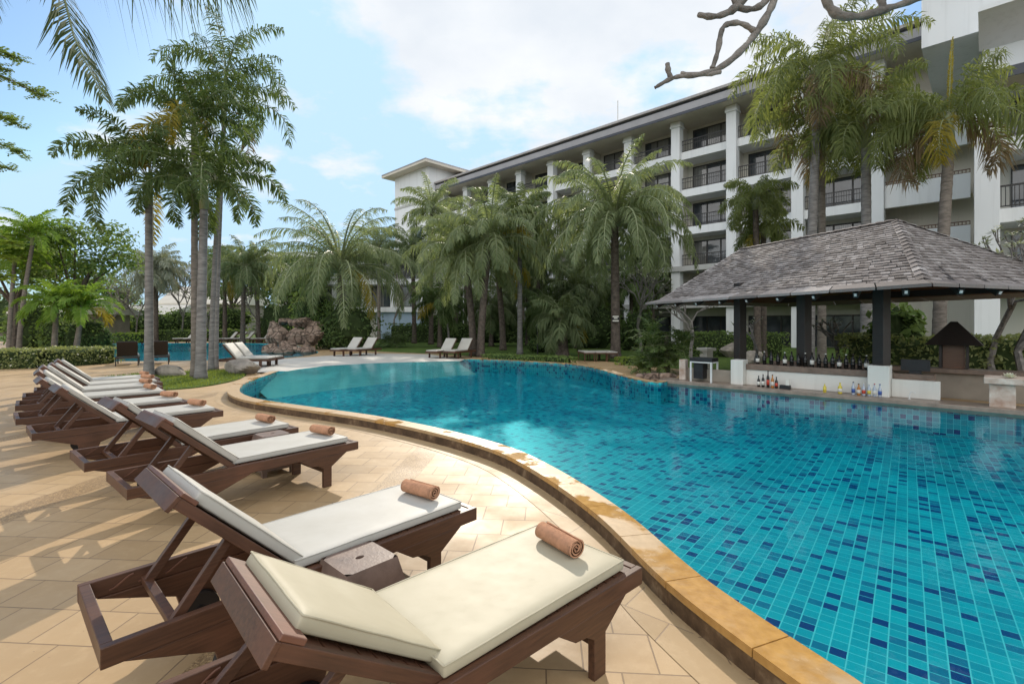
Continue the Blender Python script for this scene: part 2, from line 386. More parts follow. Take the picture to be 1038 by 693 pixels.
# ------------------------------------------------------------------ ground, pools
ZW, ZC = .10, .155                                           # water level, coping top
near_px = [(878, 693), (818, 656), (744, 607), (700, 575.6), (645, 526), (606, 499), (566, 475), (527, 455.5), (487.6, 443.6), (448, 434), (409, 426), (374.5, 419.8), (326, 413.4), (290, 408.5), (262, 404.3), (248, 400.2), (242.5, 396.5), (243, 392.5), (248, 387.5)]
near = [V((2.6, -3, 0)), V((2.25, -1, 0)), V((1.95, .4, 0)), V((1.74, 1.35, 0))] + [gp(x, y, ZC) for x, y in near_px]
near += [V((-7.35, 14.4, 0)), V((-7.7, 16.1, 0))]
shore = [V((-7.55, 17.2, 0)), V((-7.15, 18.6, 0)), V((-5.8, 19.9, 0)), V((-4.0, 20.6, 0)), V((-2.25, 21.0, 0))]
far = [V((-2.1, 21.6, 0)), V((-.6, 21.2, 0)), V((1.24, 19.8, 0)), V((2.35, 18.9, 0)), V((2.85, 17.6, 0)), V((3.08, 16.2, 0)), V((3.25, 14.7, 0)), V((3.6, 13.2, 0)), V((3.95, 12.95, 0)), V((4.25, 13.3, 0))]
right = [V((9.15, 8.5, 0)), V((9.6, 8.75, 0)), V((11.5, 7.3, 0)), V((14, 4, 0)), V((13, -3, 0))]
def smooth(pts, it=2):
    for _ in range(it):
        q = [pts[0]]
        for a, b in zip(pts, pts[1:]): q += [a.lerp(b, .25), a.lerp(b, .75)]
        pts = q + [pts[-1]]
    return pts
near = smooth(near[:-1]) + [near[-1]]; far = [far[0]] + smooth(far[1:-1], 1) + [far[-1]]
outline = near + shore + far + right
for p in outline: p.z = 0
pool2 = smooth([V(p + (0,)) for p in [(-19.5, 22.2), (-16, 22.3), (-13.8, 22.9), (-11.6, 23.9), (-10.9, 25.8), (-11.3, 28.8), (-13, 32), (-17.4, 39), (-22, 43), (-30, 43.5), (-36, 42), (-33, 34), (-24, 26), (-19.5, 22.2)]], 1)[:-1]

mb = MB(); mb.flat([[(-400, -60), (400, -60), (400, 700), (-400, 700)], outline, pool2], -.03)
tag(mb.build('ground', 'soil'), kind='structure')
mb = MB(); mb.flat([[(-70, -12), (30, -12), (30, 9), (20, 16), (9, 15), (6.2, 18.5), (4.2, 22.2), (-1.2, 24.6), (-3.6, 27.2), (-9, 30.5), (-12, 35), (-18, 45), (-40, 48), (-70, 46)], outline, pool2], 0)
tag(mb.build('paved_terrace', 'pave'), kind='structure')
mb = MB(); mb.flat([[(30, 9), (60, 12), (60, 40), (0, 90), (-70, 90), (-70, 46), (-40, 48), (-18, 45), (-12, 35), (-9, 30.5), (-3.6, 27.2), (-1.2, 24.6), (4.2, 22.2), (6.2, 18.5), (9, 15), (20, 16)]], .004)
tag(mb.build('lawn', 'lawn'), kind='structure')

def basin(name, out, zf, zw, mat, low=()):
    b = MB(); b.flat([out], zf); n = len(out)
    vs = [(p.x, p.y, zf) for p in out] + [(p.x, p.y, .04 if i in low else zw) for i, p in enumerate(out)]
    b.add(vs, [(i, (i + 1) % n, n + (i + 1) % n, n + i) for i in range(n)])
    return tag(b.build(name, mat), kind='structure')
basin('pool_floor', outline, -.42, ZC - .01, 'tile', range(len(near), len(near) + len(shore)))
b = MB(); b.flat([outline], ZW); tag(b.build('pool_water', 'water'), kind='structure')
basin('plunge_pool_floor', pool2, -.75, -.002, 'tile')
b = MB(); b.flat([pool2], -.04); tag(b.build('plunge_pool_water', 'water'), kind='structure')

def offset(line, w):
    o = []
    for i, p in enumerate(line):
        a = line[max(i - 1, 0)]; c = line[min(i + 1, len(line) - 1)]
        d = (c - a).normalized(); o.append(p + V((-d.y, d.x, 0)) * w)
    return o
def coping(name, line, w):
    # stones laid along the line, each a slab with a thin joint
    b = MB(); out = offset(line, w); outk = offset(line, w - .012)
    L = [0]
    for a, c in zip(line, line[1:]): L.append(L[-1] + (c - a).length)
    def at_(arr, s):
        for i in range(len(L) - 1):
            if s <= L[i + 1] or i == len(L) - 2:
                f = (s - L[i]) / max(1e-6, L[i + 1] - L[i]); return arr[i].lerp(arr[i + 1], f)
    s = 0; step = .62; g = .004
    while s < L[-1] - .05:
        e = min(s + step, L[-1]); k = 4
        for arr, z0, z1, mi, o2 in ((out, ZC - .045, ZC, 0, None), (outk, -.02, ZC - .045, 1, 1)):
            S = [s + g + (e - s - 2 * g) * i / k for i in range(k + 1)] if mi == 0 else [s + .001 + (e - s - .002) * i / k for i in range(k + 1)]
            I = [at_(line, q) for q in S]; O = [at_(arr, q) for q in S]
            if mi == 1: I = [p.lerp(q, .03) for p, q in zip(I, O)]
            n = k + 1
            vs = [V((p.x, p.y, z)) for z in (z0, z1) for row in (I, O) for p in row]
            fs = []
            for i in range(k):
                fs += [(2 * n + i, 2 * n + i + 1, 3 * n + i + 1, 3 * n + i), (n + i, n + i + 1, 3 * n + i + 1, 3 * n + i), (i, i + 1, 2 * n + i + 1, 2 * n + i)]
            fs += [(0, n, 3 * n, 2 * n), (n - 1, 2 * n - 1, 4 * n - 1, 3 * n - 1)]
            b.add(vs, fs, mi)
        s = e
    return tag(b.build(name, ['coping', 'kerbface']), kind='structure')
coping('pool_kerb', near, .25)
coping('pool_kerb', far, .28)
coping('pool_kerb', right[1:], .3)
# flat border course on the terrace beside the kerb
b = MB(); o1 = offset(near, .262); o2 = offset(near, .50)
for i in range(len(near) - 1):
    if i > 3: b.add([(p.x, p.y, .004) for p in (o1[i], o2[i], o2[i + 1], o1[i + 1])], [(0, 3, 2, 1)])
M['border'] = mk_pave('border_paving', R(40), .55, (.24, .17, .11), (.49, .35, .195), (.42, .29, .15), None)
tag(b.build('terrace_border', 'border'), kind='structure')
# beach entry
inner = [V((-7.66, 14.4, -.12)), V((-6.7, 15.9, -.14)), V((-5.7, 17.3, -.14)), V((-4.4, 19.0, -.14)), V((-3.1, 20.55, -.1)), V((-2.2, 21.0, -.05))]
water = [near[-1].copy()] + [p.copy() for p in shore]
outer = [V((-9.2, 17.2, .012)), V((-12.2, 21.9, .012)), V((-10.3, 25.0, .012)), V((-8.6, 28.2, .012)), V((-4.6, 27.1, .012)), V((-2.2, 23.2, .012))]
b = MB()
for A, B, za, zb in ((inner, water, None, ZW), (water, outer, ZW, None)):
    for i in range(5):
        q = [A[i].copy(), A[i + 1].copy(), B[i + 1].copy(), B[i].copy()]
        for j in (0, 1):
            if za is not None: q[j].z = za
        for j in (2, 3):
            if zb is not None: q[j].z = zb
        b.add(q, [(0, 1, 2, 3)])
sk = [p + V((.75, -.55, 0)) for p in inner]
for i in range(5):
    q = [sk[i].copy(), sk[i + 1].copy(), inner[i + 1].copy(), inner[i].copy()]
    q[0].z = q[1].z = -.43; b.add(q, [(0, 1, 2, 3)])
tag(b.build('beach_ramp', 'ramp'), kind='structure')
# grass island with planting edge
isl = smooth([V(p + (0,)) for p in [(-12.6, 16.4), (-10.6, 18.0), (-9.4, 17.4), (-8.35, 15.2), (-8.2, 13.6), (-8.6, 12.55), (-10.1, 12.3), (-11.6, 13.2), (-12.9, 15.0), (-12.6, 16.4)]], 2)[:-1]
b = MB(); b.flat([isl], .03); n = len(isl)
b.add([(p.x, p.y, 0) for p in isl] + [(p.x, p.y, .03) for p in isl], [(i, (i + 1) % n, n + (i + 1) % n, n + i) for i in range(n)])
tag(b.build('grass_island', 'lawn'), kind='structure')
def inside(p, poly):
    c = False; j = len(poly) - 1
    for i in range(len(poly)):
        a, d = poly[i], poly[j]
        if (a.y > p[1]) != (d.y > p[1]) and p[0] < (d.x - a.x) * (p[1] - a.y) / (d.y - a.y) + a.x: c = not c
        j = i
    return c
rg = random.Random(4); b = MB()
for _ in range(11000):
    x, y = rg.uniform(-13, -8), rg.uniform(12, 18.2)
    if not inside((x, y), isl): continue
    a = rg.uniform(0, 6.28); h = rg.uniform(.03, .085); w = .012; l = rg.uniform(-.03, .03)
    b.add([(x - w * math.cos(a), y - w * math.sin(a), .03), (x + w * math.cos(a), y + w * math.sin(a), .03), (x + l, y + l, .03 + h)], [(0, 1, 2)])
tag(b.build('grass', 'blade'), 'short bright grass round the palm cluster by the pool', 'grass', kind='stuff')

# ------------------------------------------------------------------ sun loungers
LW, LL, LH = .717, 2.05, .414
def cushion(x0, x1, y0, y1, z0, z1, seed, name, mat, parent, rounded=.028):
    b = bmesh.new(); nx, ny = 26, 14
    rr = random.Random(seed); off = V((rr.uniform(0, 99), rr.uniform(0, 99), 0))
    T = {}
    for side in (0, 1):
        for i in range(nx + 1):
            for j in range(ny + 1):
                u, v = i / nx, j / ny
                e = min(u, 1 - u) * (x1 - x0); f = min(v, 1 - v) * (y1 - y0); q = min(e, f)
                puff = min(1, q / .03); puff = 1 - (1 - puff) ** 2.2
                wr = noise.noise(V((u * 5, v * 3, 0)) + off) * .003 + noise.noise(V((u * 14, v * 9, 3)) + off) * .001
                x = x0 + u * (x1 - x0); y = y0 + v * (y1 - y0)
                mid = (z0 + z1) / 2; hh = (z1 - z0) / 2
                z = mid + (1 if side else -1) * hh * (.74 + .26 * puff) + (wr * puff if side else 0)
                if e < 1e-6: y += noise.noise(V((v * 6, 1, side)) + off) * .004
                T[side, i, j] = b.verts.new((x, y, z))
    for i in range(nx):
        for j in range(ny):
            b.faces.new([T[1, i, j], T[1, i + 1, j], T[1, i + 1, j + 1], T[1, i, j + 1]])
            b.faces.new([T[0, i, j], T[0, i, j + 1], T[0, i + 1, j + 1], T[0, i + 1, j]])
    for i in range(nx):
        b.faces.new([T[0, i, 0], T[0, i + 1, 0], T[1, i + 1, 0], T[1, i, 0]]); b.faces.new([T[0, i, ny], T[1, i, ny], T[1, i + 1, ny], T[0, i + 1, ny]])
    for j in range(ny):
        b.faces.new([T[0, 0, j], T[1, 0, j], T[1, 0, j + 1], T[0, 0, j + 1]]); b.faces.new([T[0, nx, j], T[0, nx, j + 1], T[1, nx, j + 1], T[1, nx, j]])
    me = bpy.data.meshes.new(name); b.to_mesh(me); b.free(); me.materials.append(M[mat])
    for p in me.polygons: p.use_smooth = True
    o = bpy.data.objects.new(name, me); C.objects.link(o); o.parent = parent
    bv = o.modifiers.new('edge', 'BEVEL'); bv.width = .008; bv.segments = 2; bv.limit_method = 'ANGLE'; bv.angle_limit = R(50)
    if seed in (1, 2, 3, 4, 51, 52, 53, 54):
        pb = MB(); zz = (z0 + z1) / 2 + (z1 - z0) * .37; e = -.001
        lp = [(x0 - e, y0 - e), (x1 + e, y0 - e), (x1 + e, y1 + e), (x0 - e, y1 + e)]; pt = []
        for i in range(4):
            a, c = V(lp[i] + (zz,)), V(lp[(i + 1) % 4] + (zz,))
            for j in range(12): q = a.lerp(c, j / 12); q.z += noise.noise(q * 9) * .003; pt.append(q)
        pb.tube(pt + [pt[0]], .0042, 6); pb.build('piping', mat, o, smooth=True)
    return o

def lounger(name, label, loc, deg, back, seed, group, cm='cushion2', bl=.735, my=.045, mb=.06):
    t = thing(name, label, 'sun lounger', loc, R(deg), group)
    for y in (0, LW - .036):
        b = MB(); b.box(-LL, 0, y, y + .036, LH - .088, LH); o = b.build('side_rail', 'wood', t, bevel=.004)
    b = MB(); b.box(-LL + .001, -LL + .045, .0365, LW - .0365, LH - .087, LH - .001); b.build('head_rail', 'wood', t, bevel=.004)
    b = MB(); b.box(-.045, -.001, .0365, LW - .0365, LH - .087, LH - .001); b.build('foot_rail', 'wood', t, bevel=.004)
    for y in (.004, LW - .044):
        b = MB(); b.prism([(-.66, LH - .0885), (-.14, LH - .0885), (-.315, .205), (-.315, 0), (-.405, 0), (-.405, .2), (-.46, .235), (-.54, .245)], y, y + .04, 'y'); b.build('leg', 'wood', t, bevel=.004)
        b = MB(); b.prism([(-1.98, LH - .0885), (-1.1, LH - .0885), (-1.42, .2), (-1.47, .05), (-1.60, .05), (-1.64, .2), (-1.8, .26)], y, y + .04, 'y'); b.build('wheel_bracket', 'wood', t, bevel=.004)
    b = MB(); b.box(-.375, -.345, .045, LW - .045, .14, .18); b.build('stretcher', 'wood', t)
    for y in (.047, LW - .083):
        b = MB(); b.prism([(-1.535 + .1 * math.cos(a * math.pi / 12), .1 + .1 * math.sin(a * math.pi / 12)) for a in range(24)], y, y + .036, 'y')
        w = b.build('wheel', 'rubber', t, bevel=.006)
        b = MB(); b.prism([(-1.535 + .022 * math.cos(a * math.pi / 6), .1 + .022 * math.sin(a * math.pi / 6)) for a in range(12)], y - .008, y + .044, 'y'); b.build('hub', 'metalblack', w)
    b = MB(); x = -.052
    while x > -1.24:
        b.box(x - .062, x, .037, LW - .037, LH - .022, LH - .004); x -= .072
    b.build('seat_slats', 'wood', t, bevel=.002)
    # notch racks inside the rails
    for y, d in ((.0365, .006), (LW - .0425, .006)):
        b = MB()
        for k in range(3):
            x = -1.93 + k * .12
            pts = [V((x + .1 * s, y + d / 2, LH - .065 + .05 * (s * s * (3 - 2 * s)))) for s in [i / 6 for i in range(7)]]
            b.tube(pts, .0055, 5)
        b.build('notch_rack', 'wood2', t)
    # backrest pivots on its hinge; x runs from hinge to top
    hx, hz = -1.24, LH + .002
    Mx = Matrix.Translation((hx, 0, hz)) @ Matrix.Rotation(R(180), 4, 'Z') @ Matrix.Rotation(-R(back), 4, 'Y')
    b = MB()
    for y in (-.041, -LW + .041 - .0):
        y0, y1 = (y - .035, y) if y > -.1 else (y, y + .035)
        b.box(0, bl, y0, y1, -.05, 0)
    b.box(bl - .002, bl + .02, -LW + .038, -.038, -.075, 0)
    x = .01
    while x < bl - .12:
        b.box(x, x + .062, -LW + .077, -.077, -.02, -.003); x += .072
    o = b.build('backrest', 'wood', t, bevel=.003); o.matrix_local = Mx
    b = MB(); b.box(bl - .075, bl + .012, -LW + .038, -.038, .001, .022); q = b.build('headboard', 'wood2', o, bevel=.004)
    # prop stays
    top = Mx @ V((.40, -.1, -.05)); fx = -1.78 if back > 38 else -1.86
    for y in (.085, LW - .115):
        b = MB(); d = V((fx - top.x, 0, LH - .05 - top.z)); ang = math.atan2(d.z, d.x)
        m = Matrix.Translation((top.x, y, top.z)) @ Matrix.Rotation(-ang, 4, 'Y')
        b.box(0, d.length, 0, .03, -.022, .022, mat=m); b.build('prop_stay', 'wood', t, bevel=.003)
    b = MB(); b.box(fx - .02, fx + .02, .04, LW - .04, LH - .075, LH - .04); b.build('prop_bar', 'wood', t, bevel=.003)
    sc_ = cushion(-1.255, -.10, my, LW - .045, LH - .002, LH + .062, seed, 'seat_cushion', cm, t); sc_.rotation_euler = (0, 0, R((1.2, .3, -.6, .8, -.4, .5, -.9, .2, .7, -.3)[seed - 1]))
    o = cushion(.012, bl - .055, -LW + .05, -mb, .004, .07, seed + 50, 'back_cushion', cm, t); o.matrix_local = Mx
    return t
poses = [(0.695, 2.601, 42.5, 33.5), (-.248, 3.45, 47.2, 44.5), (-1.695, 5.392, 49.8, 41.5), (-2.674, 6.124, 50.3, 43), (-4.313, 7.30, 48.7, 42), (-5.371, 8.157, 47.3, 42), (-6.40, 9.16, 44.5, 43), (-7.18, 10.05, 44.5, 43), (-7.76, 10.85, 44, 41), (-8.37, 11.62, 44, 43)]
words = ['dark timber lounger with cream cushions and low back, end of poolside row by kerb', 'lounger with steep back on far side of first brown side table',
 'third lounger of poolside row, bare paving strip in front of it', 'fourth lounger of poolside row, behind second brown side table', 'fifth lounger of poolside row, its head end jutting out over wheels', 'sixth lounger of poolside row, head end farthest out on the terrace',
 'seventh lounger of poolside row, before third brown side table', 'eighth lounger of poolside row, behind third brown side table', 'ninth lounger of poolside row, next to last before the hedge', 'tenth and last lounger of poolside row, beside the grass island']
ords = ['first', 'second', 'third', 'fourth', 'fifth', 'sixth', 'seventh', 'eighth', 'ninth', 'tenth']

def towel(loc, rz, seed, label, L=.30, r=.058):
    rr = random.Random(seed); b = MB(); th = .011
    turns, n = 3.1, 66; path = []
    for i in range(n + 1):
        a = i / n * turns * 2 * math.pi; q = .010 + (r - .010) * (i / n)
        path.append((a, q))
    sec = [(q * math.cos(a), q * math.sin(a) * .94) for a, q in path] + [((q - th * .8) * math.cos(a), (q - th * .8) * math.sin(a) * .94) for a, q in reversed(path)]
    m = len(sec); S = 9; vs = []
    for k in range(S + 1):
        y = -L / 2 + L * k / S
        for i, (x, z) in enumerate(sec):
            f = 1 + .05 * noise.noise(V((x * 12, y * 9, z * 12 + seed)))
            e = .012 * noise.noise(V((i * .13, seed * 3.1, k / S * .5))) if k in (0, S) else 0
            vs.append((x * f, y + e, (z) * f + r * .93))
    fs = [(k * m + i, k * m + (i + 1) % m, (k + 1) * m + (i + 1) % m, (k + 1) * m + i) for k in range(S) for i in range(m)]
    for k in (0, S):
        for i in range(n): fs.append((k * m + i, k * m + i + 1, k * m + m - 2 - i, k * m + m - 1 - i))
    b.add(vs, fs)
    # loose tail lying on the cushion
    o = b.build('rolled_towel', 'towel', smooth=False, loc=loc, rot=(0, 0, rz))
    for p in o.data.polygons:
        p.use_smooth = len(p.vertices) == 4 and p.index < S * m
    return tag(o, label, 'towel', 'rolled towels on the poolside loungers')
for i, (x, y, d, bk) in enumerate(poses):
    lounger('sun_lounger', words[i], (x, y, 0), d, bk, i + 1, 'loungers in the poolside row', 'cushion' if i in (0,) else 'cushion2', .68 if i == 0 else .735, .05, .10 if i == 0 else .06)
    u = V((math.cos(R(d)), math.sin(R(d)), 0)); v = V((-u.y, u.x, 0))
    p = V((x, y, 0)) + u * (-.27 + .02 * (i % 3)) + v * (.36 - .03 * (i % 2))
    p.z = LH + .064
    towel(p, R(d + (-8, 6, 10, 4, 16, 22, 14, 20, 26, 12)[i]), i, 'rolled tan towel on the %s lounger of the poolside row' % ords[i])

def side_table(loc, rz, label):
    t = thing('side_table', label, 'side table', loc, rz, 'brown side tables between the loungers')
    b = MB(); b.prism([(-.2, -.2), (.2, -.2), (.2, .2), (-.2, .2)], .06, .25); b.build('base_shelf', 'stoolbox', t, bevel=.006)
    for sx in (-.16, .16):
        for sy in (-.16, .16):
            b = MB(); b.box(sx - .025, sx + .025, sy - .025, sy + .025, 0, .06); b.build('foot', 'stoolbox', t)
    b = MB()
    def ring(h, z): return [(-h, -h * .933, z), (h, -h * .933, z), (h, h * .933, z), (-h, h * .933, z)]
    vs = ring(.205, .2505) + ring(.205, .262) + ring(.192, .266) + ring(.15, .44)
    b.add(vs, [(4 * k + j, 4 * k + (j + 1) % 4, 4 * k + 4 + (j + 1) % 4, 4 * k + 4 + j) for k in range(3) for j in range(4)] + [(0, 3, 2, 1)])
    # top board with a finger hole
    n = 16; o = [(.15 * max(-1, min(1, 1.42 * math.cos(2 * math.pi * (j + .5) / n))), .14 * max(-1, min(1, 1.42 * math.sin(2 * math.pi * (j + .5) / n))), .44) for j in range(n)]
    h = [(.024 * math.cos(2 * math.pi * (j + .5) / n), .016 * math.sin(2 * math.pi * (j + .5) / n), .44) for j in range(n)]
    lo = [(p[0], p[1], .39) for p in h]
    b.add(o + h + lo, [(j, (j + 1) % n, n + (j + 1) % n, n + j) for j in range(n)] + [(n + j, n + (j + 1) % n, 2 * n + (j + 1) % n, 2 * n + j) for j in range(n)] + [tuple(range(2 * n, 3 * n))])
    b.build('table_top', 'stoolbox', t, bevel=.003)
    return t
t0 = side_table((-.83, 2.66, 0), R(47), 'brown tapered side table between the first and second loungers')
place(t0, (-2.78, 5.66, 0), R(50), 'brown tapered side table between the third and fourth loungers')
place(t0, (-7.62, 9.02, 0), R(44), 'brown tapered side table between the seventh and eighth loungers')

# farther loungers, simplified build, copied
far0 = thing('far_lounger', 'cream lounger of the pair lying sideways beyond the grass island, kerb side', 'sun lounger', (-11.45, 18.7, 0), 0, 'loungers round the far paving')
b = MB()
for y in (0, .66): b.box(-1.95, 0, y, y + .04, .29, .37)
b.box(-1.949, -1.9, .041, .659, .29, .369); b.box(-.05, -.001, .041, .659, .29, .369)
b.box(-1.2, -.06, .041, .659, .34, .36)
b.build('frame', 'wood', far0)
for x in (-.3, -1.5):
    for y in (.005, .655):
        b = MB(); b.box(x - .05, x + .05, y, y + .04, 0, .289); b.build('leg', 'wood', far0)
m = Matrix.Translation((-1.2, 0, .37)) @ Matrix.Rotation(R(180), 4, 'Z') @ Matrix.Rotation(-R(50), 4, 'Y')
b = MB(); b.box(0, .75, -.66, -.04, -.05, 0, mat=m); b.build('backrest', 'wood', far0)
cushion(-1.2, -.03, .04, .66, .372, .44, 5, 'seat_cushion', 'cushion2', far0)
o = cushion(.01, .74, -.66, -.04, .003, .07, 6, 'back_cushion', 'cushion2', far0); o.matrix_local = m
far0.location = gp(272, 374); far0.rotation_euler = (0, 0, R(3))
place(far0, gp(281, 372.2), R(4), 'cream lounger of the pair lying sideways beyond the grass island, rock side')
for px, py, rz, lab in ((334, 361.5, 243, 'cream lounger before the round bush, nearer the rock pile'), (350.5, 361.5, 245, 'cream lounger before the round bush, farther from the rock pile'),
        (431, 363.8, 241, 'cream lounger at the lawn edge, the one farther from the double trunk'), (449, 363.8, 243, 'cream lounger at the lawn edge, the one close to the double trunk')):
    place(far0, gp(px, py), R(rz), lab)
for px, lab in ((178, 'far bank lounger seen just past the ringed grey trunk, first of two'), (189, 'far bank lounger just past the ringed grey trunk, second of two'), (222, 'far bank lounger seen right beside the slim twin trunks'), (231, 'far bank lounger of the middle pair, trunk side'), (239, 'far bank lounger of the middle pair, rock side'), (257, 'far bank lounger of the pair by the rocks, outer one'), (266, 'far bank lounger closest to the rock pile')):
    place(far0, gp(px - 4, 347.6), R(228), lab)
place(far0, gp(107, 351.5), R(-10), 'lone lounger on the paving behind the young palms')
dk = thing('dark_lounger', 'black lounger seen from behind at the water, beside the hedge end', 'sun lounger', gp(117, 371.3), R(126), 'black loungers facing the second pool')
b = MB()
for y in (0, -.72): b.box(0, 1.9, y - .02, y + .02, .3, .38)
b.box(0, .06, -.70, -.02, .3, .379); b.build('frame', 'darkwood', dk)
for x in (.1, 1.6):
    for y in (0, -.72):
        b = MB(); b.box(x - .04, x + .04, y - .019, y + .019, 0, .299); b.build('leg', 'darkwood', dk)
m = Matrix.Translation((.62, 0, .38)) @ Matrix.Rotation(R(-122), 4, 'Y')
b = MB(); b.box(0, .72, -.70, -.02, 0, .04, mat=m); b.build('backrest', 'darkwood', dk)
b = MB(); b.box(.62, 1.86, -.69, -.03, .36, .43); b.build('seat_cushion', 'cushion2', dk, bevel=.02)
place(dk, gp(149, 370.2), R(124), 'black lounger seen from behind, half hidden by the foxtail palm trunk')

# ------------------------------------------------------------------ palms and plants
def frond(b, o, az, e0, L, droop, nl, ll, style, mi, rg, lw=.022, sag=.35, curve=None, rach=1):
    n = 9; pts = [V(o)] if o is not None else []
    if curve: pts = curve; n = len(curve) - 1
    else:
        for i in range(n):
            s = (i + .5) / n; e = e0 - droop * s ** 1.35
            d = V((math.cos(e) * math.cos(az), math.cos(e) * math.sin(az), math.sin(e))); pts.append(pts[-1] + d * L / n)
    b.tube(pts, [max(.004, (.024 if style == 'droop' else .016) * L * .5 * (1 - i / n * .85)) for i in range(n + 1)], 4, rach, False)
    vs, fs = [], []
    for j in range(nl):
        s = .13 + .87 * (j + rg.uniform(-.3, .3)) / nl; s = min(.999, max(.05, s)); q = s * n; i = int(q)
        p = pts[i].lerp(pts[i + 1], q - i); T = (pts[i + 1] - pts[i]).normalized()
        side = T.cross(V((0, 0, 1)))
        if side.length < .05: side = V((-math.sin(az), math.cos(az), 0))
        side.normalize(); up = side.cross(T)
        pr = math.sin(math.pi * min(1, .16 + .80 * s)) ** .7
        for sg in (-1, 1):
            l = ll * pr * rg.uniform(.8, 1.12)
            if l < .03: continue
            if style == 'plume': ro = rg.uniform(-1.5, 1.5); fw = rg.uniform(.25, .8)
            elif style == 'vee': ro = rg.uniform(.25, .75); fw = .55 + .5 * s
            elif style == 'droop': ro = rg.uniform(-1.05, .45); fw = .35 + .6 * s
            else: ro = rg.uniform(-.25, .3); fw = .45 + .6 * s
            d = (side * sg * math.cos(ro) + up * math.sin(ro) + T * fw).normalized()
            w = T - d * T.dot(d)
            w = (w.normalized() if w.length > .01 else up) * lw * rg.uniform(.8, 1.2)
            m = p + d * l * .5 + V((0, 0, -sag * l * .12)); tp = p + d * l * .93 + V((0, 0, -sag * l * rg.uniform(.5, 1)))
            k = len(vs); vs += [p - w * .4, p + w * .4, m + w, m - w, tp]
            fs += [(k, k + 1, k + 2, k + 3), (k + 3, k + 2, k + 4)]
    b.add(vs, fs, mi)

def trunk(h, r0, r1, lean, mat, parent, rg, ring=.012, name='trunk', flare=1.35, n=12, bend=.5):
    b = MB(); k = max(10, int(h / .16)); pts = []; rad = []
    for i in range(k + 1):
        s = i / k; pts.append(V((lean[0] * s ** (1 + bend), lean[1] * s ** (1 + bend), h * s)))
        r = r0 + (r1 - r0) * s; r *= 1 + (flare - 1) * math.exp(-s * h / .35)
        rad.append(r * (1 + (ring if i % 2 else -ring) * 2 + rg.uniform(-ring, ring)))
    b.tube(pts, rad, n); return b.build(name, mat, parent, smooth=True)

def palm(name, label, loc, h, kind, seed, rz=0, lean=(0, 0), r=.14, L=2.4, nf=18, tm='trunk', group=None, leaf=None, ll=None, shaft=0, extra=None, nl=None, cat='palm', rtop=.75):
    rg = random.Random(seed); t = thing(name, label, cat, loc, rz, group)
    trunk(h, r, r * rtop, lean, tm, t, rg)
    if shaft:
        b = MB(); b.tube([(lean[0], lean[1], h - .02), (lean[0], lean[1], h + shaft * .5), (lean[0], lean[1], h + shaft)], [r * rtop * 1.15, r * rtop * 1.05, r * .5], 10); b.build('crownshaft', 'shaft', t, smooth=True)
    top = V((lean[0], lean[1], h + shaft * .9)); b = MB()
    P = dict(fox=('plume', 46, .42, .024, .45), royal=('plume', 44, .62, .025, .9), date=('droop', 70, .5, .027, .75), far=('droop', 50, .62, .034, .8), young=('vee', 30, .55, .030, .6))[kind]
    style, n0, l0, lw, sag = P; nl = int((nl or n0) * {'date': .85, 'far': .95}.get(kind, 1.4)); ll = ll or l0; nf = int(nf * 1.25)
    g = 2.399963
    for i in range(nf):
        s = (i + .5) / nf; az = i * g + rg.uniform(-.25, .25)
        if kind == 'date': e0 = R(86 - 84 * s ** .9) + rg.uniform(-.12, .12); dr = R(80 + 45 * math.sin(s * 2.6)) * rg.uniform(.8, 1.2); l = L * rg.uniform(.85, 1.1)
        elif kind == 'far': e0 = R(85 - 105 * s); dr = R(75 + 35 * s); l = L * rg.uniform(.8, 1.1)
        elif kind == 'royal': e0 = R(84 - 92 * s); dr = R(95 + 60 * s); l = L * rg.uniform(.85, 1.1)
        elif kind == 'young': e0 = R(78 - 60 * s); dr = R(70 + 55 * s); l = L * rg.uniform(.8, 1.1)
        else: e0 = R(80 - 78 * s); dr = R(85 + 65 * s); l = L * rg.uniform(.85, 1.12)
        mi = 0
        if s > .74 and rg.random() < {'fox': .3, 'royal': .4}.get(kind, .05): mi = 2
        if kind == 'royal' and s > .84 and rg.random() < .6: mi = 3
        o = top + V((math.cos(az) * .05, math.sin(az) * .05, -.18 * s * (2.2 if kind == 'date' else 1)))
        frond(b, o, az, e0, l, dr, nl, ll, style, mi, rg, lw, sag)
    if extra: extra(b, top, rg)
    b.build('crown', [leaf or dict(fox='foxtail', royal='royal', date='date', far='dateback', young='young')[kind], 'shaft', 'yellow', 'dry'], t)
    return t

GP = 'palms round the pool garden'
palm('foxtail_palm', 'single foxtail palm with bushy plumes, its grey trunk past the last loungers', gp(151, 382.5), 5.5, 'fox', 11, r=.13, L=3.1, nf=14, tm='trunkgrey', group=GP, shaft=1.0, ll=.48, nl=74)
# cluster of four stems on the grass island
palm('foxtail_palm', 'tall foxtail palm with the thickest ringed trunk on the grass island', gp(203.5, 385), 5.2, 'fox', 12, r=.145, L=2.7, nf=13, tm='trunkgrey', group=GP, shaft=1.0, ll=.46, nl=70, lean=(.1, 0))
palm('foxtail_palm', 'brownish foxtail trunk pressed behind the thickest trunk on the island', gp(197.5, 383), 7.4, 'fox', 13, r=.11, L=2.5, nf=11, tm='trunk', group=GP, shaft=1.0, ll=.44, nl=64, lean=(-.15, .2))
palm('slender_palm', 'pale slender palm by the island boulder, open feathery crown', gp(214, 376), 9.0, 'royal', 14, r=.09, L=3.0, nf=11, tm='trunkgrey', group=GP, shaft=.9, ll=.5, nl=36, lean=(.35, .2), leaf='foxtail')
palm('slender_palm', 'palest and thinnest stem of the island palm cluster', gp(219, 374.5), 10.3, 'royal', 15, r=.075, L=3.0, nf=11, tm='trunkgrey', group=GP, shaft=.9, ll=.5, nl=36, lean=(.5, -.2), leaf='foxtail')
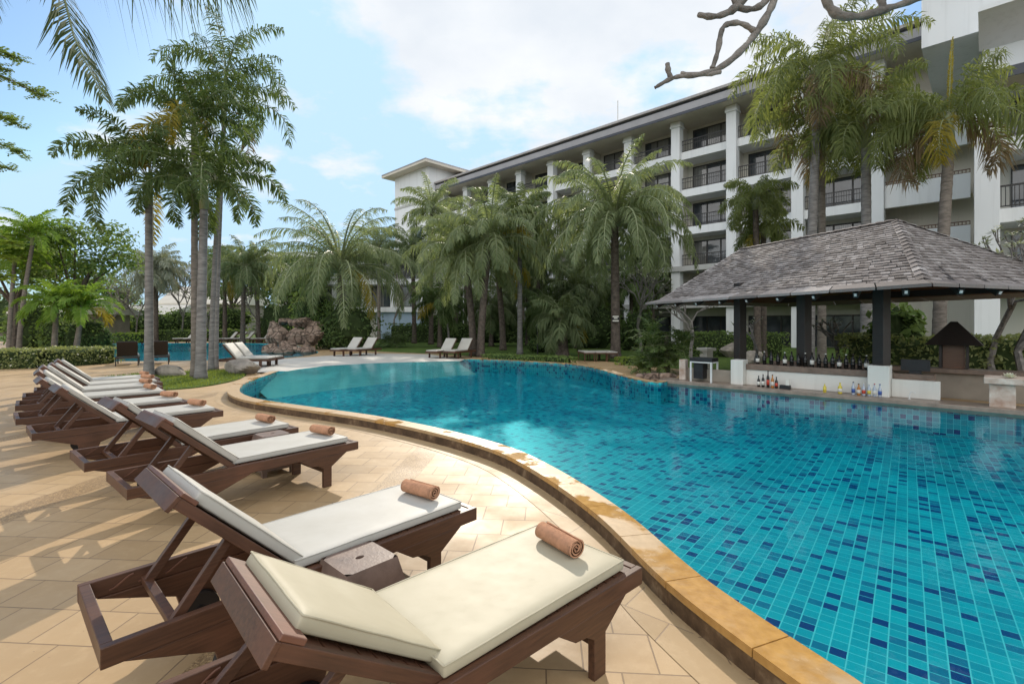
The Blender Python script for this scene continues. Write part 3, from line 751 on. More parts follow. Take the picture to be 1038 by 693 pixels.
# date palms in front of the hotel
palm('date_palm', 'broad arching palm standing behind the round bush by the rocks', gp(345, 352.5), 5.7, 'date', 21, r=.26, L=6.6, nf=38, tm='trunkdark', group=GP, nl=84, ll=.85)
palm('tall_palm', 'slim tall palm behind the broad arching one, before the white tower', gp(384, 344), 10.2, 'date', 22, r=.2, L=4.0, nf=24, tm='trunk', group=GP, ll=.7)
palm('date_palm', 'arching palm on the darker of two joined trunks by the lawn', gp(480, 360.5), 5.4, 'date', 23, r=.2, L=3.9, nf=30, tm='trunkdark', group=GP, lean=(-.5, .2), nl=70, ll=.6)
palm('date_palm', 'arching palm on the outer of two joined trunks by the lawn', gp(487, 361.5), 6.3, 'date', 24, r=.2, L=3.9, nf=28, tm='trunkdark', group=GP, lean=(.5, .3), nl=66, ll=.6)
palm('tall_palm', 'slim pale trunked palm on the lawn between double palm and big palm', gp(527, 359), 7.6, 'far', 25, r=.15, L=3.1, nf=20, tm='trunkgrey', group=GP)
palm('date_palm', 'largest arching palm, sunlit fronds, white sign nailed to its trunk', gp(624, 363), 6.9, 'date', 26, r=.24, L=5.0, nf=44, tm='trunkdark', group=GP, nl=84, ll=.62, lean=(-.05, 0))
palm('stubby_palm', 'short stubby palm with shaggy trunk at the pool edge of the lawn', gp(570, 362), 2.0, 'far', 27, r=.3, L=1.9, nf=18, tm='trunkdark', group=GP)
for k, (px, py, h, L, sd, lab) in enumerate(((510, 352, 6.2, 3.3, 31, 'palm crowding behind the double palm before the hotel columns'), (548, 349, 7.0, 3.4, 32, 'palm behind the slim pale trunk, half lost in other fronds'), (590, 348, 6.4, 3.4, 33, 'dense palm right behind the largest palm, towards the double palm'),
        (645, 346, 7.6, 3.2, 34, 'dense palm behind the largest palm, towards the bar roof'), (437, 346, 11.2, 3.7, 35, 'high palm rising in front of the white tower corner'), (420, 345, 8.0, 3.6, 36, 'middle height palm between white tower and double palm'), (462, 344, 9.8, 3.5, 37, 'high palm against the top storey columns of the hotel'),
        (246, 345, 6.6, 3.8, 38, 'dark palm behind the far bank loungers, trunk side'), (262, 344, 7.2, 3.6, 39, 'dark palm behind the far bank loungers, rock side'), (228, 343, 6.8, 3.4, 40, 'dark palm peering between the island trunks'))):
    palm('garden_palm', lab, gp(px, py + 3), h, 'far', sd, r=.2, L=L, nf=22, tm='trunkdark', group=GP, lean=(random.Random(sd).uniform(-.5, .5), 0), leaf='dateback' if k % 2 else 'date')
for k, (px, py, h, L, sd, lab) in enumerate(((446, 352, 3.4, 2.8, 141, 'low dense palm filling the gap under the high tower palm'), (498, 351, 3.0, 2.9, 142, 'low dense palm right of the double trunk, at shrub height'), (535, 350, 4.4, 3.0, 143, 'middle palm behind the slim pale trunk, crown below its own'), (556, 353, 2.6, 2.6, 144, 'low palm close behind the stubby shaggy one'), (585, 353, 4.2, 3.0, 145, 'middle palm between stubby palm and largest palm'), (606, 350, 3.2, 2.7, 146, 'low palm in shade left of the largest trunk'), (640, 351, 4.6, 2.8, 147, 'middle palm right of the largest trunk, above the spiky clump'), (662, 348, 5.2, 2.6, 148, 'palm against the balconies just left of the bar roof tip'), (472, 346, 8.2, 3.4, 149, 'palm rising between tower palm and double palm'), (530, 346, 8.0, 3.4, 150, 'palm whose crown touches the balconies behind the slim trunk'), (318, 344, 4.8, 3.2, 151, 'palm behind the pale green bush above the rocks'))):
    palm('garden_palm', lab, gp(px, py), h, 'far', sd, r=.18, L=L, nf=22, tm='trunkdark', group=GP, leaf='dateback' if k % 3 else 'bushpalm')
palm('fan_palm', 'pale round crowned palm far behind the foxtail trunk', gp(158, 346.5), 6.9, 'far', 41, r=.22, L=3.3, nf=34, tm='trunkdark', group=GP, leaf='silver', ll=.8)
# behind the bar
palm('shaggy_palm', 'small shaggy palm rising over the bar roof before the white columns', at(768, 328, 24) * 1 - V((0, 0, EYE)), 7.3, 'royal', 51, r=.17, L=2.1, nf=16, tm='trunkdark', group=GP, ll=.45, lean=(-.1, 0), shaft=.5)
palm('leaning_trunk_palm', 'second thin trunk beside the small shaggy palm', at(774, 328, 24.6) - V((0, 0, EYE)), 6.3, 'royal', 52, r=.16, L=1.9, nf=12, tm='trunkdark', group=GP, ll=.42)
palm('royal_palm', 'tall royal palm with grey trunk and drooping skirt of yellow fronds', at(820, 328, 19.5) - V((0, 0, EYE)), 10.4, 'royal', 53, r=.2, L=3.9, nf=17, tm='trunkgrey', group=GP, shaft=1.4, lean=(.35, 0), ll=.75, nl=62)
palm('royal_palm', 'slimmer royal palm close behind the tall drooping one', at(833, 328, 20.6) - V((0, 0, EYE)), 8.8, 'royal', 54, r=.17, L=2.9, nf=11, tm='trunk', group=GP, shaft=1., ll=.7, nl=52)
palm('royal_palm', 'royal palm whose trunk meets the bar roof ridge', at(878, 328, 18.6) - V((0, 0, EYE)), 8.4, 'royal', 55, r=.2, L=3.0, nf=13, tm='trunkgrey', group=GP, shaft=1.1, ll=.75, nl=58)
def spear(b, top, rg):
    frond(b, top, .3, R(88), 2.8, R(5), 60, .13, 'flat', 2, rg, .02, -.6)
palm('royal_palm', 'royal palm with an upright yellow spear leaf before the wide white pillar', at(951, 328, 16.2) - V((0, 0, EYE)), 7.3, 'royal', 56, r=.2, L=2.8, nf=12, tm='trunk', group=GP, shaft=1.3, ll=.7, nl=54, lean=(.35, 0), extra=spear)
# young palms by the hedge
for px, py, h, L, sd, lab, ln in ((55, 361.5, 2.3, 1.9, 61, 'young bright palm behind the hedge, the bushier one', (.1, 0)), (77, 361, 2.1, 2.0, 62, 'young bright palm behind the hedge, nearer the black loungers', (.3, 0)),
        (19, 360, 6.0, 2.3, 63, 'taller bright palm with straight stem behind the hedge', (.55, .2)), (9, 359.5, 5.0, 2.2, 64, 'taller bright palm with leaning stem at the edge of view', (-.2, .5))):
    palm('young_palm', lab, gp(px, py), h, 'young', sd, r=.14 if h < 3 else .12, L=L, nf=17, tm='trunk', group=GP, lean=ln, shaft=.5, ll=.62)
# palm standing outside the view, its fronds hanging in
def hang(b, top, rg):
    q = V((-6.3, 4.7, 0)); top = top
    for pts in ([(-5.7, 4.8, 6.1), (-5.2, 4.9, 5.95), (-4.85, 4.95, 5.55), (-4.58, 5.0, 5.02), (-4.49, 5.0, 4.66), (-4.37, 5.0, 4.39), (-4.17, 5.0, 4.0)],
                [(-5.7, 4.9, 6.5), (-4.9, 5.0, 6.2), (-4.2, 5.05, 5.75), (-3.6, 5.1, 5.42), (-3.1, 5.1, 5.3), (-2.75, 5.1, 5.22)],
                [(-5.9, 4.6, 6.2), (-5.5, 4.5, 6.1), (-5.15, 4.45, 5.6), (-4.95, 4.4, 5.1), (-4.9, 4.4, 4.75)]):
        frond(b, None, 0, 0, 2.6, 0, 78, .50, 'flat', 0, rg, .011, 2.0 if pts[-1][0] > -3 else .7, curve=[V(p) - q for p in pts])
palm('overhanging_palm', 'palm leaning in from the corner with long fronds hanging from above', (-6.3, 4.7, 0), 5.6, 'date', 66, r=.17, L=1.0, nf=6, tm='trunkgrey', group=GP, ll=.5, extra=hang, leaf='overhang')

def leafcloud(b, n, fn, size, rg, mi=0, aspect=.5, flat=.3):
    vs, fs = [], []
    for _ in range(n):
        p, nrm = fn(); s = size * rg.uniform(.6, 1.3)
        d = V((rg.gauss(0, 1), rg.gauss(0, 1), rg.gauss(0, .8))).normalized()
        q = (nrm * rg.uniform(.2, 1.1) + V((rg.gauss(0, .5), rg.gauss(0, .5), rg.gauss(0, .4) + flat)))
        a = d.cross(q)
        if a.length < 1e-3: continue
        a.normalize(); c = a.cross(q.normalized())
        k = len(vs); vs += [p - c * s, p + a * s * aspect, p + c * s, p - a * s * aspect]; fs.append((k, k + 1, k + 2, k + 3))
    b.add(vs, fs, mi)
def blob(b, c, r, mi, seed, n=14, amp=.25):
    c, r = V(c), V(r); vs = []
    for i in range(n + 1):
        th = math.pi * i / n
        for j in range(2 * n):
            ph = math.pi * j / n; d = V((math.sin(th) * math.cos(ph), math.sin(th) * math.sin(ph), math.cos(th)))
            f = 1 + amp * noise.noise(d * 2.1 + V((seed * 7.3, 0, 0))) + amp * .5 * noise.noise(d * 5 + V((seed, 3, 0)))
            vs.append(c + V((d.x * r.x, d.y * r.y, d.z * r.z)) * f)
    m = 2 * n
    b.add(vs, [(i * m + j, (i + 1) * m + j, (i + 1) * m + (j + 1) % m, i * m + (j + 1) % m) for i in range(n) for j in range(m)], mi)
def ell(c, r, rg, seed, lo=.72):
    def f():
        d = V((rg.gauss(0, 1), rg.gauss(0, 1), rg.gauss(0, 1))).normalized()
        if d.z < -.6: d.z = -d.z
        k = rg.uniform(lo, 1.06) * (1 + .3 * noise.noise(d * 2.3 + V((seed * 3.7, 0, 0))))
        return V(c) + V((d.x * r[0], d.y * r[1], d.z * r[2])) * k, d
    return f
def bush(name, label, loc, r, seed, leaf='bush', n=1500, size=.09, group='shrubs round the garden', cat='bush', lumps=4, fl=0):
    rg = random.Random(seed); t = thing(name, label, cat, loc, 0, group); b = MB()
    L = [((0, 0, r[2] * .55), (r[0] * .8, r[1] * .8, r[2] * .75))] + [((rg.uniform(-.5, .5) * r[0], rg.uniform(-.5, .5) * r[1], r[2] * rg.uniform(.3, .75)), (r[0] * rg.uniform(.4, .6), r[1] * rg.uniform(.4, .6), r[2] * rg.uniform(.35, .5))) for _ in range(lumps)]
    for i, (c, q) in enumerate(L):
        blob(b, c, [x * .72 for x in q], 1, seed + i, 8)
        leafcloud(b, n // len(L), ell(c, q, rg, seed + i), size, rg, 0)
        if fl: leafcloud(b, fl // len(L), ell(c, q, rg, seed + i, .95), size * .6, rg, 2, .9)
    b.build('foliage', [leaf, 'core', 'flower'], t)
    b = MB()
    for k in range(5):
        a = k * 1.3; b.tube([(0, 0, 0), (math.cos(a) * r[0] * .3, math.sin(a) * r[1] * .3, r[2] * .5)], [.03, .015], 5)
    b.build('stems', 'bark', t); return t
def hedge(label, pts, w, h, seed, leaf='hedge', dens=420, size=.055, fl=0):
    rg = random.Random(seed); b = MB(); pts = [V((p[0], p[1], 0)) for p in pts]
    for a, c in zip(pts, pts[1:]):
        d = c - a; L = d.length; d.normalize(); s = V((-d.y, d.x, 0))
        k = max(2, int(L / .5)); ring = []
        for i in range(k + 1):
            for (y, z) in ((-.42, 0), (-.42, .75), (-.3, .9), (.3, .9), (.42, .75), (.42, 0)):
                j = noise.noise(V((i * .7, y * 3, z * 2 + seed))) * .06
                ring.append(a + d * (L * i / k) + s * (y * w + j) + V((0, 0, z * h + j)))
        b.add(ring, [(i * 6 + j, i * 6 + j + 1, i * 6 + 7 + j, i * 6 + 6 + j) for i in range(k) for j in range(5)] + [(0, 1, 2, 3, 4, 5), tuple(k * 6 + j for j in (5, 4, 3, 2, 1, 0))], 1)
        def fn():
            u = rg.uniform(-.35, L + .35); q = rg.random()
            bump = 1 + .12 * noise.noise(V((u * .8, seed, 0)))
            if q < .45: y, z, n = rg.uniform(-.5, .5), rg.uniform(.86, 1.04), V((0, 0, 1))
            else:
                sg = -1 if rg.random() < .5 else 1; y, z, n = sg * rg.uniform(.42, .52), rg.uniform(0.02, 1), s * sg
            return a + d * u + s * (y * w) + V((0, 0, z * h * bump)), n
        leafcloud(b, int(dens * L), fn, size, rg, 0)
        if fl: leafcloud(b, int(fl * L), fn, size * .7, rg, 2, .9)
    return tag(b.build('hedge', [leaf, 'core', 'flower']), label, 'hedge', 'hedges round the garden')
hedge('low clipped hedge along the terrace behind the last loungers', [(-27, 15.6), (-18.6, 19.4), (-17.9, 21.4)], 1.7, .72, 1, 'hedgepale', 900, .05, 40)
hedge('waist high hedge between the bar posts and the hotel', [gp(690, 360), gp(790, 362)], 1.5, 1.25, 2, 'hedge', 500, .07)
hedge('dense green hedge behind the dark bar kiosk', [(11.2, 16.2), (16.5, 12.2), (19, 11.2)], 1.6, 1.35, 3, 'hedgepale', 800, .07)
hedge('flat bright ground cover hedge at the foot of the largest palm', [gp(634, 369.5), gp(657, 370.5)], .7, .32, 4, 'lime', 700, .05)
hedge('low dark planting along the pool edge by the double palm', [(-.9, 21.9), (1.3, 20.6), (2.3, 20.1)], .8, .35, 5, 'hedge', 600, .05)
hedge('dark hedge on the far bank under the frangipani', [gp(146, 346.4), gp(240, 345.2)], 1.6, 1.1, 6, 'hedge', 160, .12)
hedge('yellow green planting on the far bank beside the foxtail trunk', [gp(118, 347.5), gp(146, 347.5)], 1.4, .9, 7, 'lime', 200, .1)
hedge('shrub border in front of the hotel ground floor', [gp(400, 346.5), gp(520, 347), gp(640, 348)], 2.2, 1.7, 8, 'bush', 150, .13)
bush('round_bush', 'big round dark bush below the broad arching palm', gp(352, 353.5), (2.9, 2.2, 2.6), 71, 'bush', 4200, .12)
bush('round_bush', 'pale green bush above the rock pile', gp(318, 350), (2.2, 1.8, 3.9), 72, 'hedge', 2600, .12)
bush('round_bush', 'low bush beside the young palms, away from hedge end', gp(60, 358), (1.4, 1.2, 1.7), 73, 'hedge', 1600, .09)
bush('round_bush', 'dark bush between the young palms and black loungers', gp(88, 359), (1.7, 1.3, 1.7), 74, 'bush', 1800, .09)
bush('leafy_shrub', 'small leafy shrub on the lawn behind the slim pale trunk', gp(550, 357), (1.4, .9, .8), 75, 'bush', 900, .1)
bush('leafy_shrub', 'big leaved shrub standing between bar posts and dark kiosk', at(905, 350, 15.5) - V((0, 0, EYE - .68)) , (.9, .8, 2.0), 76, 'hedge', 900, .16)
for i, (px, py, Y, r, lab) in enumerate(((455, 340, 45, (2.4, 1.5, 2.2), 'dark bush behind the double palm'), (505, 338, 44, (2.6, 1.6, 3.0), 'dark bush in shade left of the slim pale trunk'), (560, 338, 38, (2.6, 1.6, 3.2), 'dark bush behind the stubby palm'), (605, 338, 34, (2.2, 1.4, 2.6), 'dark bush behind the largest palm trunk'), (648, 338, 31, (1.6, 1.2, 2.2), 'dark bush by the hotel ground floor window'), (285, 340, 46, (3.2, 2, 3.2), 'dark bush behind the rock pile'))):
    p = at(px, py, Y); p.z = 0; bush('garden_bush', lab, p, r, 80 + i, 'bush', 1500, .14)
for i, (px, Y, r, lab) in enumerate(((112, 52, (3.4, 2, 2.6), 'bright bush before the grey roofed pavilion'), (150, 55, (3.6, 2, 2.9), 'bush behind the yellow green planting'), (185, 57, (3.8, 2, 2.8), 'bush in front of the tan roofed house, trunk side'), (228, 56, (4.0, 2, 3.2), 'bush in front of the tan roofed house, rock side'), (40, 33, (2.6, 1.6, 2.6), 'bush before the shelter behind the lone lounger'))):
    p = at(px, 340, Y); p.z = 0; bush('garden_bush', lab, p, r, 180 + i, 'hedge', 1500, .17)
# spiky plant clump at the pool corner
def spiky(label, loc, n, L, seed, h=.4, leaf='bush', name='spiky_plant'):
    rg = random.Random(seed); t = thing(name, label, 'plant', loc, 0, 'shrubs round the garden'); b = MB()
    for s in range(n):
        o = V((rg.uniform(-.7, .7), rg.uniform(-.5, .5), rg.uniform(.1, h)))
        for k in range(16):
            az = rg.uniform(0, 6.28); frond(b, o, az, R(rg.uniform(5, 85)), L * rg.uniform(.6, 1.1), R(70), 9, L * .28, 'flat', 0, rg, .022, .3)
    b.build('foliage', [leaf, 'shaft'], t)
    b = MB(); b.tube([(0, 0, 0), (0, .05, h)], [.12, .06], 7); b.build('stem', 'trunkdark', t); return t
spiky('tall spiky plant clump on the pool corner beside the white stand', gp(676, 379), 9, .95, 91, 1.35)
spiky('lower bright spiky plant spilling toward the pool corner', gp(657, 378), 5, .75, 92, .35, 'hedge')
spiky('dark strappy plants under the round bush', gp(402, 352), 5, 1.3, 93, .5, 'bush')

def frangipani(name, label, loc, h, spread, seed, levels=5, leaf=None, fl=True, r=.11, lf=10, size=.16, group='frangipani trees'):
    rg = random.Random(seed); t = thing(name, label, 'tree', loc, 0, group); b = MB(); c = MB(); tips = []
    def grow(p, d, L, r, lv):
        q = p + d * L; m = p.lerp(q, .5) + V((rg.uniform(-1, 1), rg.uniform(-1, 1), 0)) * L * .07
        b.tube([p, m, q], [r, r * .85, r * .74], 6 if lv > 1 else 5)
        if lv == 0: tips.append((q, d)); return
        for k in range(3 if rg.random() < .6 else 2):
            a = rg.uniform(0, 6.28); tilt = rg.uniform(.45, .95)
            x = d.cross(V((.3, .2, 1)) if abs(d.z) < .95 else V((1, 0, 0))).normalized(); y = d.cross(x)
            nd = (d * math.cos(tilt) + (x * math.cos(a) + y * math.sin(a)) * math.sin(tilt) * spread + V((0, 0, .28))).normalized()
            grow(q, nd, L * rg.uniform(.66, .86), r * .7, lv - 1)
    grow(V((0, 0, 0)), V((rg.uniform(-.15, .15), 0, 1)).normalized(), h * .3, r, levels)
    b.build('trunk', 'bark', t)
    for q, d in tips:
        vs, fs = [], []
        for k in range(lf):
            a = rg.uniform(0, 6.28); e = rg.uniform(-.2, .9); s = size * rg.uniform(.6, 1.2)
            o = V((math.cos(a) * math.cos(e), math.sin(a) * math.cos(e), math.sin(e))); w = V((-math.sin(a), math.cos(a), 0)) * s * .16
            k0 = len(vs); vs += [q, q + o * s * .5 + w, q + o * s, q + o * s * .5 - w]; fs.append((k0, k0 + 1, k0 + 2, k0 + 3))
        c.add(vs, fs, 0)
        if fl and rg.random() < .35: leafcloud(c, 7, lambda: (q + V((rg.gauss(0, .05), rg.gauss(0, .05), .05 + rg.gauss(0, .03))), V((0, 0, 1))), .035, rg, 1, .9)
    c.build('crown', [leaf or 'silver', 'flower'], t); return t
fr = [(at(1008, 300, 13.6), 4.3, 101, 'frangipani with white blossom leaning over the bar roof end'), (at(1036, 320, 11.4), 3.6, 102, 'frangipani with pale branches beside the lotus table'), (at(765, 340, 18.6), 2.3, 103, 'bare pale frangipani stems framed by the first two bar posts'), (at(846, 340, 16.5), 2.5, 104, 'bare pale frangipani stems framed by the last two bar posts'),
      (at(700, 340, 24), 3.6, 105, 'thin grey frangipani between spiky plant and bar'), (at(398, 330, 46), 7.0, 106, 'white flecked frangipani before the blue wall'), (at(455, 330, 42), 6.8, 107, 'grey twiggy frangipani behind the double palm'), (at(262, 330, 50), 7.5, 108, 'grey twiggy frangipani behind the far bank loungers'),
      (at(212, 325, 52), 8.2, 109, 'silvery frangipani between the island trunks'), (at(183, 325, 52), 7.6, 110, 'silvery frangipani behind the far bank pair'), (at(137, 325, 50), 7.2, 111, 'silvery frangipani between young palms and foxtail trunk'), (at(110, 325, 48), 6.0, 112, 'silvery frangipani just past the young palms'), (at(650, 335, 30), 5.2, 113, 'grey leaning frangipani by the end of the bar roof')]
for p, h, sd, lab in fr:
    p.z = 0; bare = sd in (103, 104); big = p.y > 35
    frangipani('frangipani', lab, p, h, .95, sd, 3 if bare else 5, lf=2 if bare else (5 if big else 8), fl=not bare, r=.07 if bare else .1, size=.3 if big else .17)
# broadleaf trees
def tree(name, label, loc, h, r, seed, leaf, n=3500, size=.16, cr=None):
    rg = random.Random(seed); t = thing(name, label, 'tree', loc, 0, 'leafy trees behind the garden'); b = MB()
    b.tube([(0, 0, 0), (.1, 0, h * .25), (0, .1, h * .5)], [.2, .15, .1], 8); tops = []
    for k in range(9):
        a = k * 2.4; q = V((math.cos(a) * r * rg.uniform(.3, .75), math.sin(a) * r * rg.uniform(.3, .75), h * rg.uniform(.5, .95)))
        b.tube([(0, .05, h * .35), V((0, 0, h * .45)).lerp(q, .5), q], [.09, .06, .02], 5); tops.append(q)
    b.build('trunk', 'trunkdark', t); c = MB()
    for i, q in enumerate(tops):
        rr = r * rg.uniform(.38, .58); leafcloud(c, n // 9, ell(q, (rr, rr, rr * .75), rg, seed + i, .35), size, rg)
    c.build('crown', [leaf], t); return t
tree('broadleaf_tree', 'loose leafy tree behind the young bright palms', at(75, 328, 30) - V((0, 0, EYE)), 7.6, 3.4, 121, 'hedge', 6000, .13)
tree('broadleaf_tree', 'leafy tree at the edge of view behind the leaning stem', at(14, 328, 31) - V((0, 0, EYE)), 8.0, 3.6, 122, 'young', 6000, .13)
tree('broadleaf_tree', 'green tree beyond the far bank by the low roofs', at(108, 328, 62) - V((0, 0, EYE)), 7.2, 4.5, 123, 'hedge', 3500, .22)
tree('broadleaf_tree', 'green tree beyond the slim twin trunks', at(235, 328, 62) - V((0, 0, EYE)), 10.2, 5, 124, 'bush', 4500, .22)
tree('broadleaf_tree', 'green tree closing the gap beside the lower hotel wing', at(292, 328, 52) - V((0, 0, EYE)), 8.6, 4, 125, 'bush', 4000, .2)
rg = random.Random(77); b = MB()
for i in range(26):
    x = -170 + i * 7.5; y = rg.uniform(95, 120); r = rg.uniform(5, 8)
    blob(b, (x, y, 2), (r * .7, 4, r * .7), 1, i, 6); leafcloud(b, 420, ell((x, y, 2.5), (r, 5, r * 1.05), rg, i, .6), .5, rg)
tag(b.build('treeline', ['dateback', 'core']), 'far green line of trees closing the horizon beyond the low roofs', 'trees', kind='stuff')
# feathery branches reaching in from a tree outside the view
rg = random.Random(9); t = thing('feathery_tree', 'feathery leaved tree reaching in over the edge with thin sprays', 'tree', (-10.6, 7.4, 0), 0, 'leafy trees behind the garden')
b = MB(); c = MB(); q0 = V((-10.6, 7.4, 0))
b.tube([(0, 0, 0), (.1, 0, 2.0), (.3, .05, 3.6), (.9, .1, 5.0)], [.16, .13, .1, .06], 8)
for (px, py), (sx, sy), mi in (((46, 98), (-40, 70), 0), ((20, 60), (-50, 40), 0), ((27, 130), (-40, 110), 0), ((24, 155), (-50, 140), 0), ((14, 172), (-50, 165), 0), ((10, 72), (-50, 60), 0), ((20, 250), (-50, 225), 1), ((10, 262), (-50, 250), 1), ((8, 283), (-50, 262), 1)):
    e = at(px, py, 7.4) - q0; s = at(sx, sy, 7.4) - q0; m = s.lerp(e, .5) + V((0, 0, .1))
    b.tube([(.3, .05, 3.4), s, m, e], [.035, .02, .01, .004], 5)
    for k in range(44):
        f = rg.uniform(.25, 1); p = (s.lerp(m, f * 2) if f < .5 else m.lerp(e, f * 2 - 1)); a = rg.uniform(0, 6.28)
        d = V((math.cos(a), math.sin(a), rg.uniform(-.5, .3))).normalized() * rg.uniform(.1, .22)
        for g in range(7):
            w = p + d * (g / 6); u = V((-d.y, d.x, rg.uniform(-.05, .05))).normalized()
            for sg in (-1, 1):
                l = .05 if mi == 0 else .06; c.add([w, w + u * sg * l * .5 + d.normalized() * l * .35, w + u * sg * l + V((0, 0, -.01)), w + u * sg * l * .5 - d.normalized() * l * .3], [(0, 1, 2, 3)], mi)
b.build('trunk', 'bark', t); c.build('crown', ['hedge', 'lime'], t)
# bare frangipani limb over the pool, trunk behind the viewer
t = thing('bare_frangipani', 'bare grey frangipani limb with stubby forks hanging in overhead', 'tree', (1.0, -1.7, 0), 0, 'frangipani trees')
q0 = V((1.0, -1.7, 0)); b = MB(); Y = 2.7
def W(px, py, dy=0): return at(px, py, Y + dy) - q0
b.tube([(0, 0, 0), (.05, .1, 1.2), (.2, .5, 2.3), (.6, 1.6, 3.3), (1.0, 3.0, 3.95), W(800, -50, .1)], [.14, .12, .11, .09, .07, .05], 10)
limb = lambda pts, r: b.tube(smooth([V(p) for p in pts], 2), r, 8)
def lin(a, c, n): return [a + (c - a) * i / (n - 1) for i in range(n)]
def L2(pts, a, c):
    s = smooth([V(p) for p in pts], 2); b.tube(s, [x * (1 + .16 * math.sin(i * 2.1) + .12 * math.sin(i * .9 + a * 90)) for i, x in enumerate(lin(a, c, len(s)))], 8)
L2([W(800, -50, .1), W(787, -10), W(784, 4), W(772, 26), W(757, 46), W(735, 67), W(711, 76), W(690, 77), W(679, 80), W(664, 89)], .025, .010)
L2([W(681, 80), W(677.5, 74), W(676.5, 64)], .016, .013)
L2([W(722, 70), W(728, 52), W(731, 30), W(737, 24), W(752, 23), W(765, 32)], .014, .015)
L2([W(690, 75), W(716, 76), W(731, 73)], .012, .012)
L2([W(800, -50, .1), W(772, -20), W(752, 2), W(741, 12), W(724, 18), W(707, 15)], .03, .012)
L2([W(743, -16), W(744, 5), W(756, 11), W(772, 7), W(782, -8)], .017, .018)
L2([W(800, -50, .1), W(830, -20), W(838, 4), W(848, 16), W(870, 18), W(894, 11), W(927, 0), W(955, -12)], .026, .018)
L2([W(890, -30), W(893, -8), W(895, 10)], .024, .020)
b.build('trunk', 'bark', t, smooth=True)
c = MB()
for k in range(40):
    e = V((.8, 2.6, 4.7)) + V((rg.gauss(0, .6), rg.gauss(0, .5), rg.gauss(0, .2))); c.add([e, e + V((.1, .02, .02)), e + V((.2, 0, -.03)), e + V((.1, -.03, .01))], [(0, 1, 2, 3)])
c.build('crown', 'hedge', t)

# ------------------------------------------------------------------ rocks
def rock(c, r, seed, mat='rock', label=None, name='boulder', group='boulders', b=None):
    own = b is None; b = b or MB(); n = 16; vs = []; rg = random.Random(seed)
    planes = [(V((rg.gauss(0, 1), rg.gauss(0, 1), rg.gauss(0, 1))).normalized(), rg.uniform(.42, .8)) for _ in range(17)]
    for i in range(n + 1):
        for j in range(2 * n):
            th, ph = math.pi * i / n, math.pi * j / n; d = V((math.sin(th) * math.cos(ph), math.sin(th) * math.sin(ph), math.cos(th))); k = 1.
            for pn, pd in planes:
                q = d.dot(pn)
                if q > .05: k = min(k, pd / q)
            k *= 1 + .05 * noise.noise(d * 5 + V((seed, 0, 0))) + .03 * noise.noise(V((0, 0, d.z * 9 + seed)))
            p = V((d.x * r[0], d.y * r[1], d.z * r[2])) * k
            if own: p.z = max(p.z, -r[2] * .55)
            vs.append(p if own else V(c) + p)
    m = 2 * n; b.add(vs, [(i * m + j, (i + 1) * m + j, (i + 1) * m + (j + 1) % m, i * m + (j + 1) % m) for i in range(n) for j in range(m)])
    if own:
        o = b.build(name, mat, loc=V(c) + V((0, 0, r[2] * .5))); return tag(o, label, 'rock', group)
rock(gp(176, 381.5), (.62, .4, .28), 1, 'rockgrey', 'flat grey boulder at the foot of the thick island trunks')
rock(gp(246, 379), (.85, .45, .34), 2, 'rockgrey', 'long tan boulder at the pale stems on the grass island')
rock(gp(665, 385), (.9, .45, .22), 3, 'rock', 'long reddish boulder at the pool corner under the spiky plant')
rock(gp(742, 362), (1.0, .6, .7), 4, 'rockgrey', 'big grey boulder on the lawn by the first bar post')
rock(gp(763, 368), (.8, .5, .5), 5, 'rockgrey', 'grey boulder seen past the first bar post over the counter')
rg = random.Random(3)
for i, (px, py, Y, r, lab) in enumerate([(283, 352, 30, (.95, .8, .55), 'pale boulder at the water edge of the rock pile'), (294, 351, 30.4, (1.0, .8, .6), 'reddish boulder low in the rock pile'), (312, 352, 30.5, (1.1, .8, .5), 'flat boulder at the bush side of the rock pile'), (284, 336, 31.5, (1.25, .9, 1.15), 'tall tilted slab of the rock pile'),
        (302, 337, 31.5, (1.2, .9, 1.0), 'blocky boulder in the middle of the rock pile'), (316, 336, 31.8, (1.1, .9, 1.3), 'upright boulder in shade at the bush side of the rock pile'), (292, 346, 30.8, (.8, .7, .5), 'small boulder wedged in the rock pile'), (304, 324, 32.4, (1.3, .9, .5), 'flat capstone topping the rock pile'), (320, 325, 32.6, (1.0, .8, .5), 'capstone of the rock pile beside the bush'), (275, 350, 31, (.7, .7, .5), 'outermost boulder of the rock pile'), (288, 322, 32.8, (.8, .7, .45), 'small capstone on the far bank side of the rock pile')]):
    r = tuple(x * .95 for x in r); p = at(px, py + 4, Y); rock(p - V((0, 0, r[2] * .5)), r, 30 + i, 'rock', lab, 'waterfall_rock', 'rocks of the waterfall pile')

# ------------------------------------------------------------------ pool bar
O = V((4.25, 13.3, 0)); be = V((.714, -.70, 0)); bn = V((.70, .714, 0))
def bp(s, o, z=0): return O + be * s + bn * o + V((0, 0, z))
def on(px, o):
    k = (px - CX) / F; a = O + bn * o
    return (k * a.y - a.x) / (be.x - k * be.y)
BR = math.atan2(be.y, be.x)
def bmat(s, o): return Matrix.Translation(bp(s, o)) @ Matrix.Rotation(BR, 4, 'Z')
bar = thing('pool_bar', 'white walled sunken bar counter with brown top along the pool', 'bar counter', O, BR)
s1, s2, s3 = on(748, .3), on(891, .3), on(953, .42)
b = MB(); b.box(-.25, 7.05, -.05, .62, .03, .18); b.build('ledge', 'ledge', bar, bevel=.012)
b = MB(); b.box(s1 + .15, s2 - .19, .43, .55, .181, .56); b.box(s2 + .19, s3, .43, .55, .181, .55); b.build('front_wall', 'barwhite', bar, bevel=.01)
b = MB(); b.box(s1 - .15, s1 + .15, .22, .58, .181, .80); b.build('pillar', 'barwhite', bar, bevel=.01)
